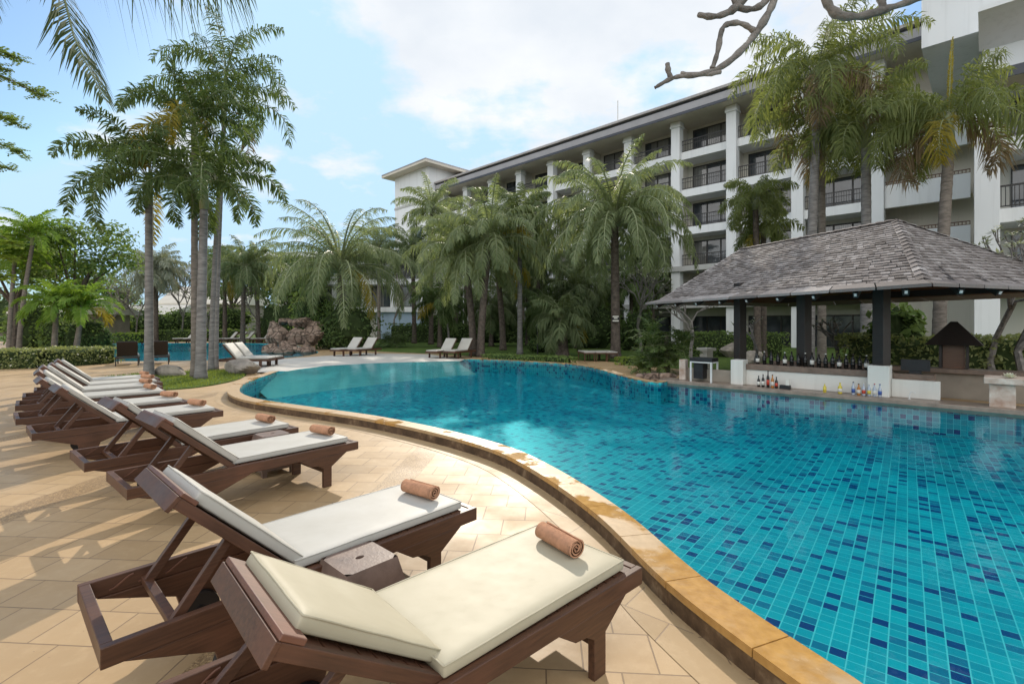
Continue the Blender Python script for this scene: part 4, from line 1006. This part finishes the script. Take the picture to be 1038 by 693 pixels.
b = MB(); b.box(s2 - .185, s2 + .185, .20, .62, .181, .83); b.build('pillar', 'barwhite', bar, bevel=.01)
b = MB(); b.box(s1 + .16, s2 - .19, .40, 1.0, .562, .70); b.build('counter_top', 'counter', bar, bevel=.01)
b = MB(); b.box(s2 + .2, s3 - .1, .60, 1.1, .45, .66); b.build('counter_top', 'counter', bar, bevel=.01)
b = MB(); b.box(on(697, .5), s1 - .16, .45, .57, .181, .50); b.build('low_wall', 'greywall', bar, bevel=.01)
b = MB(); b.box(s1 + .2, s2 + 2.6, 2.55, 2.75, 0, .58); b.build('back_wall', 'greywall', bar, bevel=.01)
b = MB(); b.box(s1 + .2, s2 + 2.7, 2.4, 2.95, .581, .68); b.build('back_counter_top', 'counter', bar, bevel=.01)
# roof: own grid
FL, FR = V((4.47, 16.3, 0)), V((7.17, 8.33, 0)); ra = (FR - FL).normalized(); rb = V((-ra.y, ra.x, 0)); FL = FL + ra * .32 + rb * .32; FR = FR - ra * .32 + rb * .32; RL = (FR - FL).length; RW, ZE, ZR = 5.56, 2.48, 4.2
pv = thing('bar_pavilion', 'open pavilion with steep grey shingle roof on black posts over the bar', 'pavilion', FL, math.atan2(ra.y, ra.x))
rg = random.Random(7)
c1, c2, hw = .63, 2.28, RW / 2
def plane(b, e0, e1, r0, r1, cw=.135):
    e0, e1, r0, r1 = map(V, (e0, e1, r0, r1)); sl = (r0.lerp(r1, .5) - e0.lerp(e1, .5)).length; nc = int(sl / .128)
    nrm = (e1 - e0).cross(r0 - e0).normalized(); nrm = nrm if nrm.z > 0 else -nrm
    for k in range(nc):
        f0, f1 = k / nc, min(1, (k + 1.25) / nc); A0, A1 = e0.lerp(r0, f0), e1.lerp(r1, f0); B0, B1 = e0.lerp(r0, f1), e1.lerp(r1, f1)
        w = (A1 - A0).length; m = max(1, int(w / cw)); off = rg.random()
        cuts = sorted(set([0.] + [min(1, max(0, (i + off + rg.uniform(-.25, .25)) / m)) for i in range(m)] + [1.]))
        for u, v in zip(cuts, cuts[1:]):
            h = .022 + rg.uniform(0, .018); dn = rg.uniform(-.02, .02); dr = (B0 - A0).normalized() * dn
            p = [A0.lerp(A1, u) + dr + nrm * h, A0.lerp(A1, v) + dr + nrm * h, B0.lerp(B1, v) + nrm * .004, B0.lerp(B1, u) + nrm * .004]
            lo = [p[0] - nrm * .03, p[1] - nrm * .03]
            b.add(p + lo, [(0, 1, 2, 3), (4, 5, 1, 0), (0, 3, 4), (1, 5, 2)])
b = MB(); E = [(0, 0, ZE), (RL, 0, ZE), (RL, RW, ZE), (0, RW, ZE)]; A, B = (c1, hw, ZR), (RL - c2, hw, ZR)
for q in ((E[0], E[1], A, B), (E[1], E[2], B, B), (E[2], E[3], B, A), (E[3], E[0], A, A)): plane(b, *q)
roof = b.build('shingle_roof', 'shingle', pv)
b = MB()
for q in ((E[0], E[1], B, A), (E[1], E[2], B), (E[2], E[3], A, B), (E[3], E[0], A)): b.add([V(p) - V((0, 0, .03)) for p in q], [tuple(range(len(q)))])
b.build('roof_boarding', 'wood2', pv)
b = MB()
for a, c in ((E[0], A), (E[1], B), (E[2], B), (E[3], A), (A, B)):
    a, c = V(a), V(c); k = int((c - a).length / .22)
    for i in range(k):
        p, q = a.lerp(c, i / k), a.lerp(c, (i + 1.2) / k); d = (q - p).normalized(); s = d.cross(V((0, 0, 1))).normalized() * .11; u = V((0, 0, .055))
        b.add([p - s - V((0, 0, .0)) + u * .2, p + u, p + s + u * .2, q + s * .9 - u * .5 + V((0, 0, .02)), q + u * .5, q - s * .9 - u * .5 + V((0, 0, .02))], [(0, 1, 4, 5), (1, 2, 3, 4)])
b.build('ridge_cap', 'shingle', pv)
# eave skirt: a flatter board course
b = MB(); o = .34; zz = ZE - .095; EO = [(-o, -o, zz), (RL + o, -o, zz), (RL + o, RW + o, zz), (-o, RW + o, zz)]
for i in range(4):
    a, c, d, e = V(EO[i]), V(EO[(i + 1) % 4]), V(E[(i + 1) % 4]), V(E[i]); k = 9
    for j in range(k):
        u, v = j / k + .002, (j + 1) / k - .002
        q = [a.lerp(c, u), a.lerp(c, v), e.lerp(d, v) + V((0, 0, .01)), e.lerp(d, u) + V((0, 0, .01))]
        b.add([p + V((0, 0, .02)) for p in q] + [p - V((0, 0, .04)) for p in q], [(0, 1, 2, 3), (7, 6, 5, 4), (0, 4, 5, 1), (2, 6, 7, 3), (0, 3, 7, 4), (1, 5, 6, 2)])
b.build('eave_boards', 'shingle', pv)
Mi = Matrix.Translation(FL) @ Matrix.Rotation(math.atan2(ra.y, ra.x), 4, 'Z'); Mi = Mi.inverted()
pts = [Mi @ V((6.28, 13.45, 0)), Mi @ bp(on(815, .8), .8, .701), Mi @ bp(on(893.5, .42), .42, .831)]
for p in pts + [Mi @ V((at(px_, 328, Y_).x, Y_, 0)) for px_, Y_ in ((893.5, 13.4), (816, 16.2), (751, 18.0))]:
    b = MB(); b.box(p.x - .115, p.x + .115, p.y - .115, p.y + .115, p.z, ZE + .35); b.build('post', 'darkwood', pv, bevel=.01)
for y in (pts[1].y, RW - .9):
    b = MB(); b.box(.5, RL - .5, y - .06, y + .06, ZE - .05, ZE + .12); b.build('beam', 'darkwood', pv)
def rafter(p0, p1):
    b = MB(); d = (p1 - p0); L = d.length; m = Matrix.Translation(p0) @ d.to_track_quat('X', 'Z').to_matrix().to_4x4()
    b.box(0, L, -.045, .045, -.16, -.045, mat=m); o = b.build('rafter', 'darkwood', pv)
    b = MB(); b.box(-.012, .001, -.022, .022, -.12, -.065, mat=m); b.build('rafter_cap', 'steel', o)
for i in range(9):
    x = .2 + i * (RL - .3) / 8; xx = min(max(x, c1 + .1), RL - c2 - .1); rafter(V((x, -.3, ZE - .12)), V((xx, hw - .2, ZR - .2)))
for i in range(5):
    y = .5 + i * (RW - 1) / 4; rafter(V((RL + .3, y, ZE - .12)), V((RL - c2 + .2, hw + (y - hw) * .15, ZR - .2)))
# bottles
def bottle(loc, mats, label, group, h=.3, r=.036, inv=False):
    t = thing('bottle', label, 'bottle', loc, 0, group); b = MB()
    b.lathe([(r * .9, 0), (r, .01), (r, h * .58), (r * .8, h * .66), (r * .36, h * .76), (r * .34, h * .93)], 10); b.build('body', mats[0], t, smooth=True)
    b = MB(); b.lathe([(r * 1.02, h * .16), (r * 1.02, h * .46)], 10); b.build('label', mats[1], t, smooth=True)
    b = MB(); b.lathe([(r * .4, h * .93), (r * .4, h)], 8); b.build('cap', mats[2], t); return t
G1 = 'bottles on the pool side ledge'
for px, m, h, lab in ((769, ('bottle', 'label', 'bottle'), .27, 'dark bottle with pale label, first on the ledge by the end pillar'), (773.5, ('bottle', 'label', 'bottle'), .31, 'dark bottle with pale label, second on the ledge'), (778.5, ('bottle', 'red', 'bottle'), .4, 'tallest dark bottle of the ledge cluster'), (783, ('amber', 'label', 'bottle'), .32, 'amber bottle inside the dark ledge cluster'), (787, ('bottle', 'red', 'bottle'), .27, 'short dark bottle with red label on the ledge'),
        (836, ('yel', 'yel', 'label'), .2, 'small yellow bottle standing apart on the ledge'), (851.5, ('yel', 'label', 'yel'), .24, 'stout yellow bottle midway along the ledge'), (865, ('clear', 'blue', 'bottle'), .28, 'clear bottle with blue label and black cap'), (870.5, ('amber', 'label', 'bottle'), .25, 'amber bottle beside the blue label one'), (875.5, ('clear', 'red', 'label'), .26, 'clear bottle with broad red label'), (881, ('clear', 'yel', 'label'), .26, 'clear bottle with yellow label'), (886.5, ('clear', 'label', 'red'), .27, 'clear bottle with red cap'), (892, ('clear', 'blue', 'blue'), .27, 'pale blue bottle by the last pillar')):
    bottle(bp(on(px, .2), .2, .181), m, lab, G1, h, .042 if px in (851.5,) else .034)
bottle_row = []
for i in range(17):
    px = 768 + i * 6.9
    tb = bottle(bp(on(px, .62 + .04 * (i % 2)), .62 + .04 * (i % 2), .701), ('bottle', 'bottle' if i % 4 else 'label', 'label' if i % 3 == 1 else 'bottle'), 'black bottle standing in the row along the brown counter top', 'black bottles lined up on the counter', .3 + .02 * (i % 3), .045)
t = thing('napkin_caddy', 'black caddy holding white napkins beside the ledge bottles', 'caddy', bp(on(796, .2), .2, .181), BR); b = MB(); b.box(-.11, .11, -.06, .06, 0, .09); b.build('box', 'metalblack', t, bevel=.005); b = MB(); b.prism([(.02, -.04), (.09, -.03), (.08, .04), (.01, .03)], .09, .22); b.build('napkins', 'label', t)
b = MB(); s = [V((0, 0, 0)), V((0, 0, .1)), V((.02, 0, .15)), V((.06, 0, .16)), V((.1, 0, .13))]; b.tube([(0, 0, 0), (.0, 0, .006)], .03, 10); b.tube(smooth(s), .01, 7)
tag(b.build('tap', 'steel', loc=bp(on(922, .25), .25, .181), rot=(0, 0, BR)), 'small curved chrome tap on the ledge before the low wall', 'tap')
t = thing('till_screen', 'black till screen on the counter behind the last pillar', 'screen', bp(s2 + .55, .8, .66), BR); b = MB(); b.box(-.24, .24, -.03, .03, .06, .3); b.build('panel', 'metalblack', t, bevel=.005); b = MB(); b.box(-.1, .1, -.06, .06, 0, .06); b.build('stand', 'metalblack', t)
# kiosk
k = thing('bar_kiosk', 'dark little roofed cabinet standing on the back counter', 'cabinet', at(967, 371, 11.4) - V((0, 0, .12)), BR)
b = MB(); b.box(-.19, .19, -.15, .15, 0, .62); b.build('cabinet', 'cabinet', k)
for sx in (-.23, .23):
    for sy in (-.19, .19):
        b = MB(); b.box(sx - .025, sx + .025, sy - .025, sy + .025, 0, .64); b.build('post', 'darkwood', k)
b = MB(); b.add([(-.5, -.45, .62), (.5, -.45, .62), (.5, .45, .62), (-.5, .45, .62), (-.06, 0, 1.16), (.06, 0, 1.16)], [(0, 1, 5, 4), (1, 2, 5), (2, 3, 4, 5), (3, 0, 4), (3, 2, 1, 0)]); b.build('roof', 'darkwood', k)
# lotus table
t = thing('stone_table', 'weathered stone table with thick slab at the end of the bar', 'table', bp(on(1014, .3), .3), BR)
b = MB(); b.box(-.15, .2, -.1, .25, .0, .60); b.build('pedestal', 'stonelight', t, bevel=.012); b = MB(); b.box(-.22, 1.6, -.18, .45, .601, .72); b.build('slab', 'stonelight', t, bevel=.012)
b = MB()
for ring, (nn, e, l) in enumerate(((9, .35, .14), (8, .75, .13), (6, 1.15, .11))):
    for i in range(nn):
        a = 6.283 * i / nn + ring * .3; d = V((math.cos(a) * math.cos(e), math.sin(a) * math.cos(e), math.sin(e))); w = V((-math.sin(a), math.cos(a), 0)) * .035
        b.add([(0, 0, .01), d * l * .6 + w, d * l, d * l * .6 - w], [(0, 1, 2, 3)])
tag(b.build('lotus_ornament', 'flower', loc=bp(on(1014, .3) + .12, .2, .721)), 'white lotus flower lying on the stone table slab', 'flower')
# stand, post, pedestal at the bar's end
t = thing('grill_stand', 'black grill box in a white steel frame at the bar end', 'grill', bp(on(715, .42), .34, .181), BR)
for sx in (-.27, .27):
    for sy in (-.2, .2):
        b = MB(); b.box(sx - .02, sx + .02, sy - .02, sy + .02, 0, .5); b.build('leg', 'steel', t)
b = MB(); b.box(-.29, .29, -.22, .22, .501, .53); b.build('frame_top', 'steel', t); b = MB(); b.box(-.31, .29, -.2, .22, .532, .63); b.build('hot_plate', 'metalblack', t, bevel=.01)
b = MB(); b.box(-.22, .03, -.15, .15, .08, .49); b.build('box', 'metalblack', t)
b = MB(); b.box(-.09, .09, -.09, .09, 0, .55); tag(b.build('stone_post', 'stonelight', loc=bp(on(693, .4), .4, .181), rot=(0, 0, BR), bevel=.01), 'short stained stone post between spiky plant and grill', 'post')
t = thing('garden_pedestal', 'small pale pedestal with square cap on the lawn behind the grill', 'pedestal', gp(716, 375), .5); b = MB(); b.box(-.16, .16, -.16, .16, 0, .72); b.build('shaft', 'cream', t); b = MB(); b.box(-.24, .24, -.24, .24, .721, .82); b.build('cap', 'cream', t)
# low benches near the largest palm
for i, (px, lab) in enumerate(((599, 'low dark bench end nearest the stubby palm'), (611, 'middle one of three low dark benches'), (622, 'low dark bench touching the largest palm trunk'))):
    t = thing('low_bench', lab, 'bench', gp(px - 1, 366.5), R(95), 'low benches by the largest palm'); b = MB(); b.box(0, 1.4, -.26, .26, .34, .4); b.build('seat', 'wood', t); b = MB(); b.box(.05, 1.35, -.24, .24, .401, .44); b.build('pad', 'cushion2', t)
    for x in (.04, 1.3):
        for y in (-.24, .2):
            b = MB(); b.box(x, x + .06, y, y + .04, 0, .339); b.build('leg', 'wood', t)
# sign on the trunk
p = gp(624, 363); t = thing('trunk_sign', 'small white sign board nailed to the largest palm trunk', 'sign', (p.x - .07, p.y - .34, 1.95), 0)
b = MB(); b.box(-.17, .17, -.01, .01, -.16, .16); b.build('board', 'metalblack', t); b = MB(); b.box(-.15, .15, -.014, -.011, .08, .14); b.box(-.09, .09, -.014, -.011, 0, .05); b.box(-.15, .15, -.014, -.011, -.13, -.07); b.build('marks', 'label', t)
# garden lamp posts
b = MB(); b.tube([(0, 0, 0), (0, 0, 1.5)], .035, 8); b.lathe([(.09, 1.5), (.12, 1.56), (.05, 1.75)], 10); tag(b.build('garden_lamp', 'metalblack', loc=gp(545, 361)), 'thin black garden lamp post on the lawn before the shrub', 'lamp')

# ------------------------------------------------------------------ hotel
d = V((-.714, .70, 0)); nn = V((.70, .714, 0)); Dm = 39.2
HZ = math.atan2(d.y, d.x)
hot = thing('hotel_block', 'long white five storey hotel with columns, balconies and a deep eave', 'building', nn * Dm, HZ)
b0, bw = 18.9, 4.55; slabs = [3.0, 6.05, 9.1, 12.25, 15.4]; top = 18.6; rec = 1.9
x0, x1 = b0 - 3 * bw, b0 + 7 * bw
b = MB(); b.box(x0 - 4.6, x1, -14, -rec, 0, top); b.build('wall', 'cream', hot)
for i, z in enumerate(slabs):
    b = MB(); b.box(x0, x1, -rec + .001, .02 if i > 1 else .55, z, z + (.62 if i > 1 else .42)); b.build('balcony_slab', 'white' if i > 1 else 'greyband', hot)
for kx in range(11):
    x = b0 + (kx - 3) * bw
    b = MB(); b.box(x - .38, x + .38, -.35, .36, 3.43 if 0 else 0, top - .5); b.box(x - .46, x + .46, -.42, .44, top - .5, top - .32); b.box(x - .42, x + .42, -.38, .40, top - .319, top); b.build('column', 'white', hot, bevel=.02)
wf = wp = rl = None
def bay(x, z, hgt):
    global wf, wp, rl
    if wf is None:
        b = MB(); w = 3.45
        for q in (0, .33, .66, 1): b.box(q * w - .05, q * w + .05, 0, .08, 0, 2.3)
        b.box(.05, w * .33 - .05, 0, .08, 2.2, 2.3); b.box(w * .33 + .05, w * .66 - .05, 0, .08, 2.2, 2.3); b.box(w * .66 + .05, w - .05, 0, .08, 2.2, 2.3); b.box(.05, w - .05, .0, .05, 0, .06)
        wf = b.build('window', 'frame', hot); b = MB(); b.box(.02, w - .02, .01, .03, .01, 2.28); wp = b.build('pane', 'glass', wf)
        b = MB(); L = bw - .8
        b.box(0, L, -.03, .03, .92, .99); b.box(0, L, -.02, .02, .08, .13); b.box(0, L, -.015, .015, .62, .66)
        n = 26
        for i in range(n + 1): b.box(L * i / n - .013, L * i / n + .013, -.012, .012, .131, .919)
        rl = b.build('railing', 'frame', hot)
        a, p, r = wf, wp, rl
    else:
        a = wf.copy(); C.objects.link(a); p = wp.copy(); C.objects.link(p); p.parent = a; r = rl.copy(); C.objects.link(r)
    a.location = (x + .5, -rec + .002, z + .02); r.location = (x + .4, -.1, z)
for kx in range(10):
    for z in [.02] + [s + (.62 if i > 1 else .42) for i, s in enumerate(slabs)]:
        bay(b0 + (kx - 3) * bw, z, 2.4)
        if z < .1: C.objects[-1]
# curtains and furniture glimpsed: partition walls between bays
b = MB()
for kx in range(11): b.box(b0 + (kx - 3) * bw - .1, b0 + (kx - 3) * bw + .1, -rec, -.36, 0, top - .001)
b.build('partition_wall', 'cream', hot)
# eave and roof
ov = 1.5
b = MB(); b.box(x0 - 6.2, x1 + .6, -14, ov, top, top + .14); b.build('soffit', 'soffit', hot)
b = MB(); b.box(x0 - 6.2, x1 + .62, ov + .001, ov + .05, top - .06, top + .16); b.build('fascia_trim', 'fasciadark', hot)
b = MB(); b.box(x0 - 6.2, x1 + .62, ov - .35, ov + .02, top + .161, top + .72); b.build('fascia', 'fascia', hot)
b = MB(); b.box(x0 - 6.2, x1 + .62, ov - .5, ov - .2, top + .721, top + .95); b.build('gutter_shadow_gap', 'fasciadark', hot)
b = MB(); zt = top + .95; b.add([(x0 - 6.2, ov + .15, zt + .0), (x1 + .7, ov + .15, zt), (x1 + .7, ov + .15, zt + .2), (x0 - 6.2, ov + .15, zt + .2), (x1 - 3, -5.5, zt + 3.6), (x0 - 6.2, -5.5, zt + 3.6), (x0 - 6.2, -13, zt), (x1 + .7, -13, zt)], [(0, 1, 2, 3), (3, 2, 4, 5), (5, 4, 7, 6), (2, 1, 7, 4), (0, 3, 5, 6), (0, 6, 7, 1)])
b.build('roof', 'rooftile', hot)
# solid parapet bay
for z in (6.05, 9.1, 12.25):
    b = MB(); b.box(x0 - 4.4, x0 - .39, -.2, .06, z, z + 1.45); b.build('parapet', 'white', hot)
b = MB()
for z in (6.05, 9.1, 12.25, 15.4): b.box(x0 - 4.5, x0 - .1, -rec + .001, -.21, z + .3, z + .5)
b.build('balcony_floor', 'soffit', hot)
for z in (6.05, 9.1, 12.25):
    b = MB()
    for zz in (1.46, 1.66): b.box(x0 - 4.4, x0 - .39, -.12, -.06, z + zz, z + zz + .05)
    for i in range(24): b.box(x0 - 4.4 + i * .17, x0 - 4.36 + i * .17, -.115, -.065, z + 1.511, z + 1.659)
    b.build('parapet_grille', 'cabinet', hot)
# antenna
b = MB(); b.tube([(0, 0, 0), (0, 0, 3.0)], .05, 6); o = b.build('antenna', 'steel', hot, loc=(24.5, ov - 1.2, top + .6))
# projecting wing
Dw = 31.5
wg = thing('hotel_wing', 'nearer white hotel wing with a wide pillar and railed balconies', 'building', nn * Dw, HZ)
b = MB(); b.box(-16, .3, -9, -2.2, 0, 12.5); b.build('wall', 'cream', wg)
b = MB(); b.box(-16, .3, -9, -.6, 12.501, 26); b.build('upper_wall', 'white', wg)
b = MB(); b.box(.301, 2.5, -9, -.62, 15.6, 26); b.build('upper_bay', 'white', wg)
b = MB(); b.box(-16, .9, -.599, 1.3, 12.5, 12.66); b.build('canopy_soffit', 'soffit', wg)
b = MB(); b.box(-16, .92, 1.301, 1.36, 12.4, 12.85); b.build('canopy_fascia', 'fasciadark', wg)
b = MB(); b.prism([(-.59, 12.661), (1.3, 12.661), (-.59, 13.4)], -16, .9, 'x'); b.build('canopy_roof', 'rooftile', wg)
b = MB(); b.add([(-16, -.59, 14.6), (.4, -.59, 14.6), (.4, 1.6, 15.5), (-16, 1.6, 15.5), (-16, -.59, 14.8), (.4, -.59, 14.8), (.4, 1.6, 15.7), (-16, 1.6, 15.7)], [(0, 1, 2, 3), (7, 6, 5, 4), (0, 4, 5, 1), (2, 6, 7, 3), (0, 3, 7, 4), (1, 5, 6, 2)]); b.build('upper_eave', 'white', wg)
b = MB(); b.box(-.3, .55, -.5, .42, 0, 12.499); b.build('pillar', 'white', wg, bevel=.02)
for z in (3.1, 6.3, 9.5):
    b = MB(); b.box(-16, -.301, -2.2, .1, z, z + .62); b.build('balcony_slab', 'white', wg)
    b = MB(); L = 7.
    b.box(-.4 - L, -.31, -.05, .02, z + 1.62, z + 1.7); b.box(-.4 - L, -.31, -.04, .01, z + .72, z + .77)
    for i in range(48): b.box(-.35 - i * .145, -.32 - i * .145, -.035, .005, z + .771, z + 1.619)
    b.build('railing', 'frame', wg)
    for xx in (-3.9, -8.0):
        b = MB(); b.box(xx, xx + 3.2, -2.199, -2.12, z + .62, z + 3.0); w = b.build('window', 'frame', wg); b = MB()
        for q in range(3): b.box(xx + .08 + q * 1.05, xx + 1.05 + q * 1.05, -2.119, -2.11, z + .7, z + 2.9)
        b.build('pane', 'glass', w)
# end tower and lower wing
tw = thing('end_tower', 'plain white end tower with a flat hipped roof past the columns', 'building', nn * Dm, HZ)
b = MB(); b.box(x1 + .01, x1 + 7.6, -13, 2.6, 0, 21.6); b.build('wall', 'white', tw)
for za, zb in ((17.2, 17.5), (9.4, 9.9)):
    b = MB(); b.box(x1 - .4, x1 + 7.7, 2.601, 2.66, za, zb); b.build('string_course', 'greyband', tw)
b = MB(); q = [(x1 - 1.3, -14), (x1 + 8.9, -14), (x1 + 8.9, 3.9), (x1 - 1.3, 3.9)]
b.prism(q, 21.6, 21.85); b.build('eave', 'soffit', tw)
b = MB(); b.add([(a, c, 21.851) for a, c in q] + [(a, c, 22.05) for a, c in q] + [(x1 + 4.6, -9, 23.6), (x1 + 4.6, -1, 23.6)], [(0, 1, 5, 4), (1, 2, 6, 5), (2, 3, 7, 6), (3, 0, 4, 7), (4, 5, 8), (5, 6, 9, 8), (6, 7, 9), (7, 4, 8, 9)]); b.build('roof', 'rooftile', tw)
for z in (4.6, 8.0, 12.2):
    b = MB(); b.box(x1 + 1.2, x1 + 2.6, 2.601, 2.65, z, z + 1.9); w = b.build('window', 'frame', tw); b = MB(); b.box(x1 + 1.28, x1 + 2.52, 2.651, 2.66, z + .08, z + 1.82); b.build('pane', 'glass', w)
lw = thing('lower_wing', 'lower balconied wing half hidden by the broad arching palm', 'building', at(428, 328, 54) - V((0, 0, EYE)), R(174))
b = MB(); b.box(0, 18, -8, -1.6, 0, 9.4); b.build('wall', 'cream', lw)
b = MB(); b.box(0, 5.2, -1.599, .02, 0, 3.0); b.build('blue_wall', 'bluewall', lw)
for z, y in ((3.0, .4), (6.1, .3), (9.2, .9)):
    b = MB(); b.box(-.4, 18, -1.6, y, z, z + .55); b.build('balcony_slab', 'white', lw)
for i in range(5):
    b = MB(); b.box(i * 3.4 - .15, i * 3.4 + .25, -.35, .0, 3.551, 6.099); b.box(i * 3.4 - .15, i * 3.4 + .25, -.35, .0, 6.651, 9.199); b.build('column', 'white', lw)
    for z in (3.6, 6.7):
        b = MB(); b.box(i * 3.4 + .6, i * 3.4 + 3.0, -1.599, -1.5, z, z + 2.4); w = b.build('window', 'frame', lw); b = MB(); b.box(i * 3.4 + .7, i * 3.4 + 1.75, -1.499, -1.49, z + .1, z + 2.3); b.box(i * 3.4 + 1.85, i * 3.4 + 2.9, -1.499, -1.49, z + .1, z + 2.3); b.build('pane', 'glass', w)
b = MB(); b.prism([(-9, 9.751), (.8, 9.751), (-3.8, 10.0)], -.4, 18, 'x'); b.build('roof', 'rooftile', lw)
for px0, px1, zt, zr, Y, lab in ((96, 170, 2.7, 4.4, 66, 'low pavilion with pale grey roof beyond the far bank'), (165, 245, 4.6, 7.6, 74, 'low house with tan roof seen between the island trunks'), (20, 70, 2.6, 4.2, 44, 'low pale roofed shelter behind the lone lounger')):
    a, c = at(px0, 328, Y), at(px1, 328, Y); w = c.x - a.x
    t = thing('low_house', lab, 'building', (a.x, Y, 0), 0, 'low roofs beyond the second pool')
    b = MB(); b.box(0, w, .4, 7, 0, zt); b.build('wall', 'greywall', t)
    b = MB(); b.prism([(-.6, zt), (8, zt), (8, zt + .2), (3.7, zr), (-.6, zt + .2)], -.6, w + .6, 'x'); b.build('roof', 'ramp' if 'grey' in lab or 'pale' in lab else 'soffit', t)
    for i in range(int(w / 2.2)):
        b = MB(); b.box(i * 2.2 + .5, i * 2.2 + 1.7, .38, .399, .3, zt - .4); wd = b.build('window', 'frame', t); b = MB(); b.box(i * 2.2 + .56, i * 2.2 + 1.64, .37, .379, .36, zt - .46); b.build('pane', 'glass', wd)

# ------------------------------------------------------------------ light, sky, camera
AZ, EL = R(-2), R(30)                                   # sun straight ahead, slightly to the side
sd = V((math.sin(AZ) * math.cos(EL), math.cos(AZ) * math.cos(EL), math.sin(EL)))
L = bpy.data.lights.new('sun', 'SUN'); L.energy = 2.8; L.angle = R(.6); L.color = (1, .90, .76)
so = bpy.data.objects.new('sun', L); C.objects.link(so); so.rotation_euler = (-sd).to_track_quat('-Z', 'Y').to_euler()
w = bpy.data.worlds.new('World'); SC.world = w; w.use_nodes = True; t = w.node_tree; t.nodes.clear(); k = N(t)
sky = k.n('ShaderNodeTexSky', None, sky_type='NISHITA', sun_disc=False, sun_elevation=EL, sun_rotation=AZ, altitude=0, air_density=1.1, dust_density=1.2, ozone_density=1.5)
g = k.n('ShaderNodeTexCoord').outputs['Generated']
s = k.n('ShaderNodeSeparateXYZ', {0: g}); z = k.math('MAXIMUM', s.outputs[2], .0)
den = k.math('ADD', z, .22)
cv = k.n('ShaderNodeCombineXYZ', {0: k.math('DIVIDE', s.outputs[0], den), 1: k.math('DIVIDE', s.outputs[1], den), 2: 0.}).outputs[0]
cn = k.noise(k.n('ShaderNodeMapping', {0: cv, 1: (5.3, 2.2, 0)}).outputs[0], 1.7, 10, .58)
dt = k.n('ShaderNodeVectorMath', {0: g, 1: tuple(V((.10, .84, .47)).normalized())}, operation='DOT_PRODUCT').outputs['Value']
bias = k.rng(dt, .86, .97, -.05, .125)
behind = k.rng(s.outputs[1], .25, -.35)  # unseen cloud at the camera's back, added denser and brighter as fill light
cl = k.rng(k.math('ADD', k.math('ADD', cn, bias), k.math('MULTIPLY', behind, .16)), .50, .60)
cl = k.math('MULTIPLY', cl, k.rng(s.outputs[2], .02, .16))
skyl = k.n('ShaderNodeVectorMath', {0: sky.outputs[0], 1: (4.7, 5.5, 6.5)}, operation='MINIMUM').outputs[0]
skyc = k.mix(1.0, skyl, (.70, .86, .95, 1), 'MULTIPLY')
shade = k.noise(k.n('ShaderNodeMapping', {0: cv, 1: (.6, 4., 0)}).outputs[0], 2.1, 6)
cc = k.mix(k.rng(shade, .3, .7), (4.4, 4.65, 5.0), (5.9, 5.9, 5.9))
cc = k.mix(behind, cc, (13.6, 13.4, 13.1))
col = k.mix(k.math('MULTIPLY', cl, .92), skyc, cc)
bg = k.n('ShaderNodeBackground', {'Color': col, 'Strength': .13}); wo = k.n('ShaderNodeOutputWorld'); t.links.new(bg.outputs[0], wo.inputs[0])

cam = bpy.data.cameras.new('camera'); co = bpy.data.objects.new('camera', cam); C.objects.link(co)
co.location = (0, 0, EYE); co.rotation_euler = (R(90), 0, 0)
cam.sensor_fit = 'HORIZONTAL'; cam.sensor_width = 36; cam.lens = F / 1038 * 36; cam.shift_y = -(346.5 - HY) / 1038; cam.clip_start = .05; cam.clip_end = 2000
SC.camera = co
SC.view_settings.view_transform = 'Standard'; SC.view_settings.look = 'None'; SC.view_settings.exposure = .48; SC.view_settings.gamma = 1
SC.cycles.max_bounces = 8; SC.cycles.transparent_max_bounces = 12; SC.cycles.use_denoising = True
SC.cycles.sample_clamp_indirect = 6
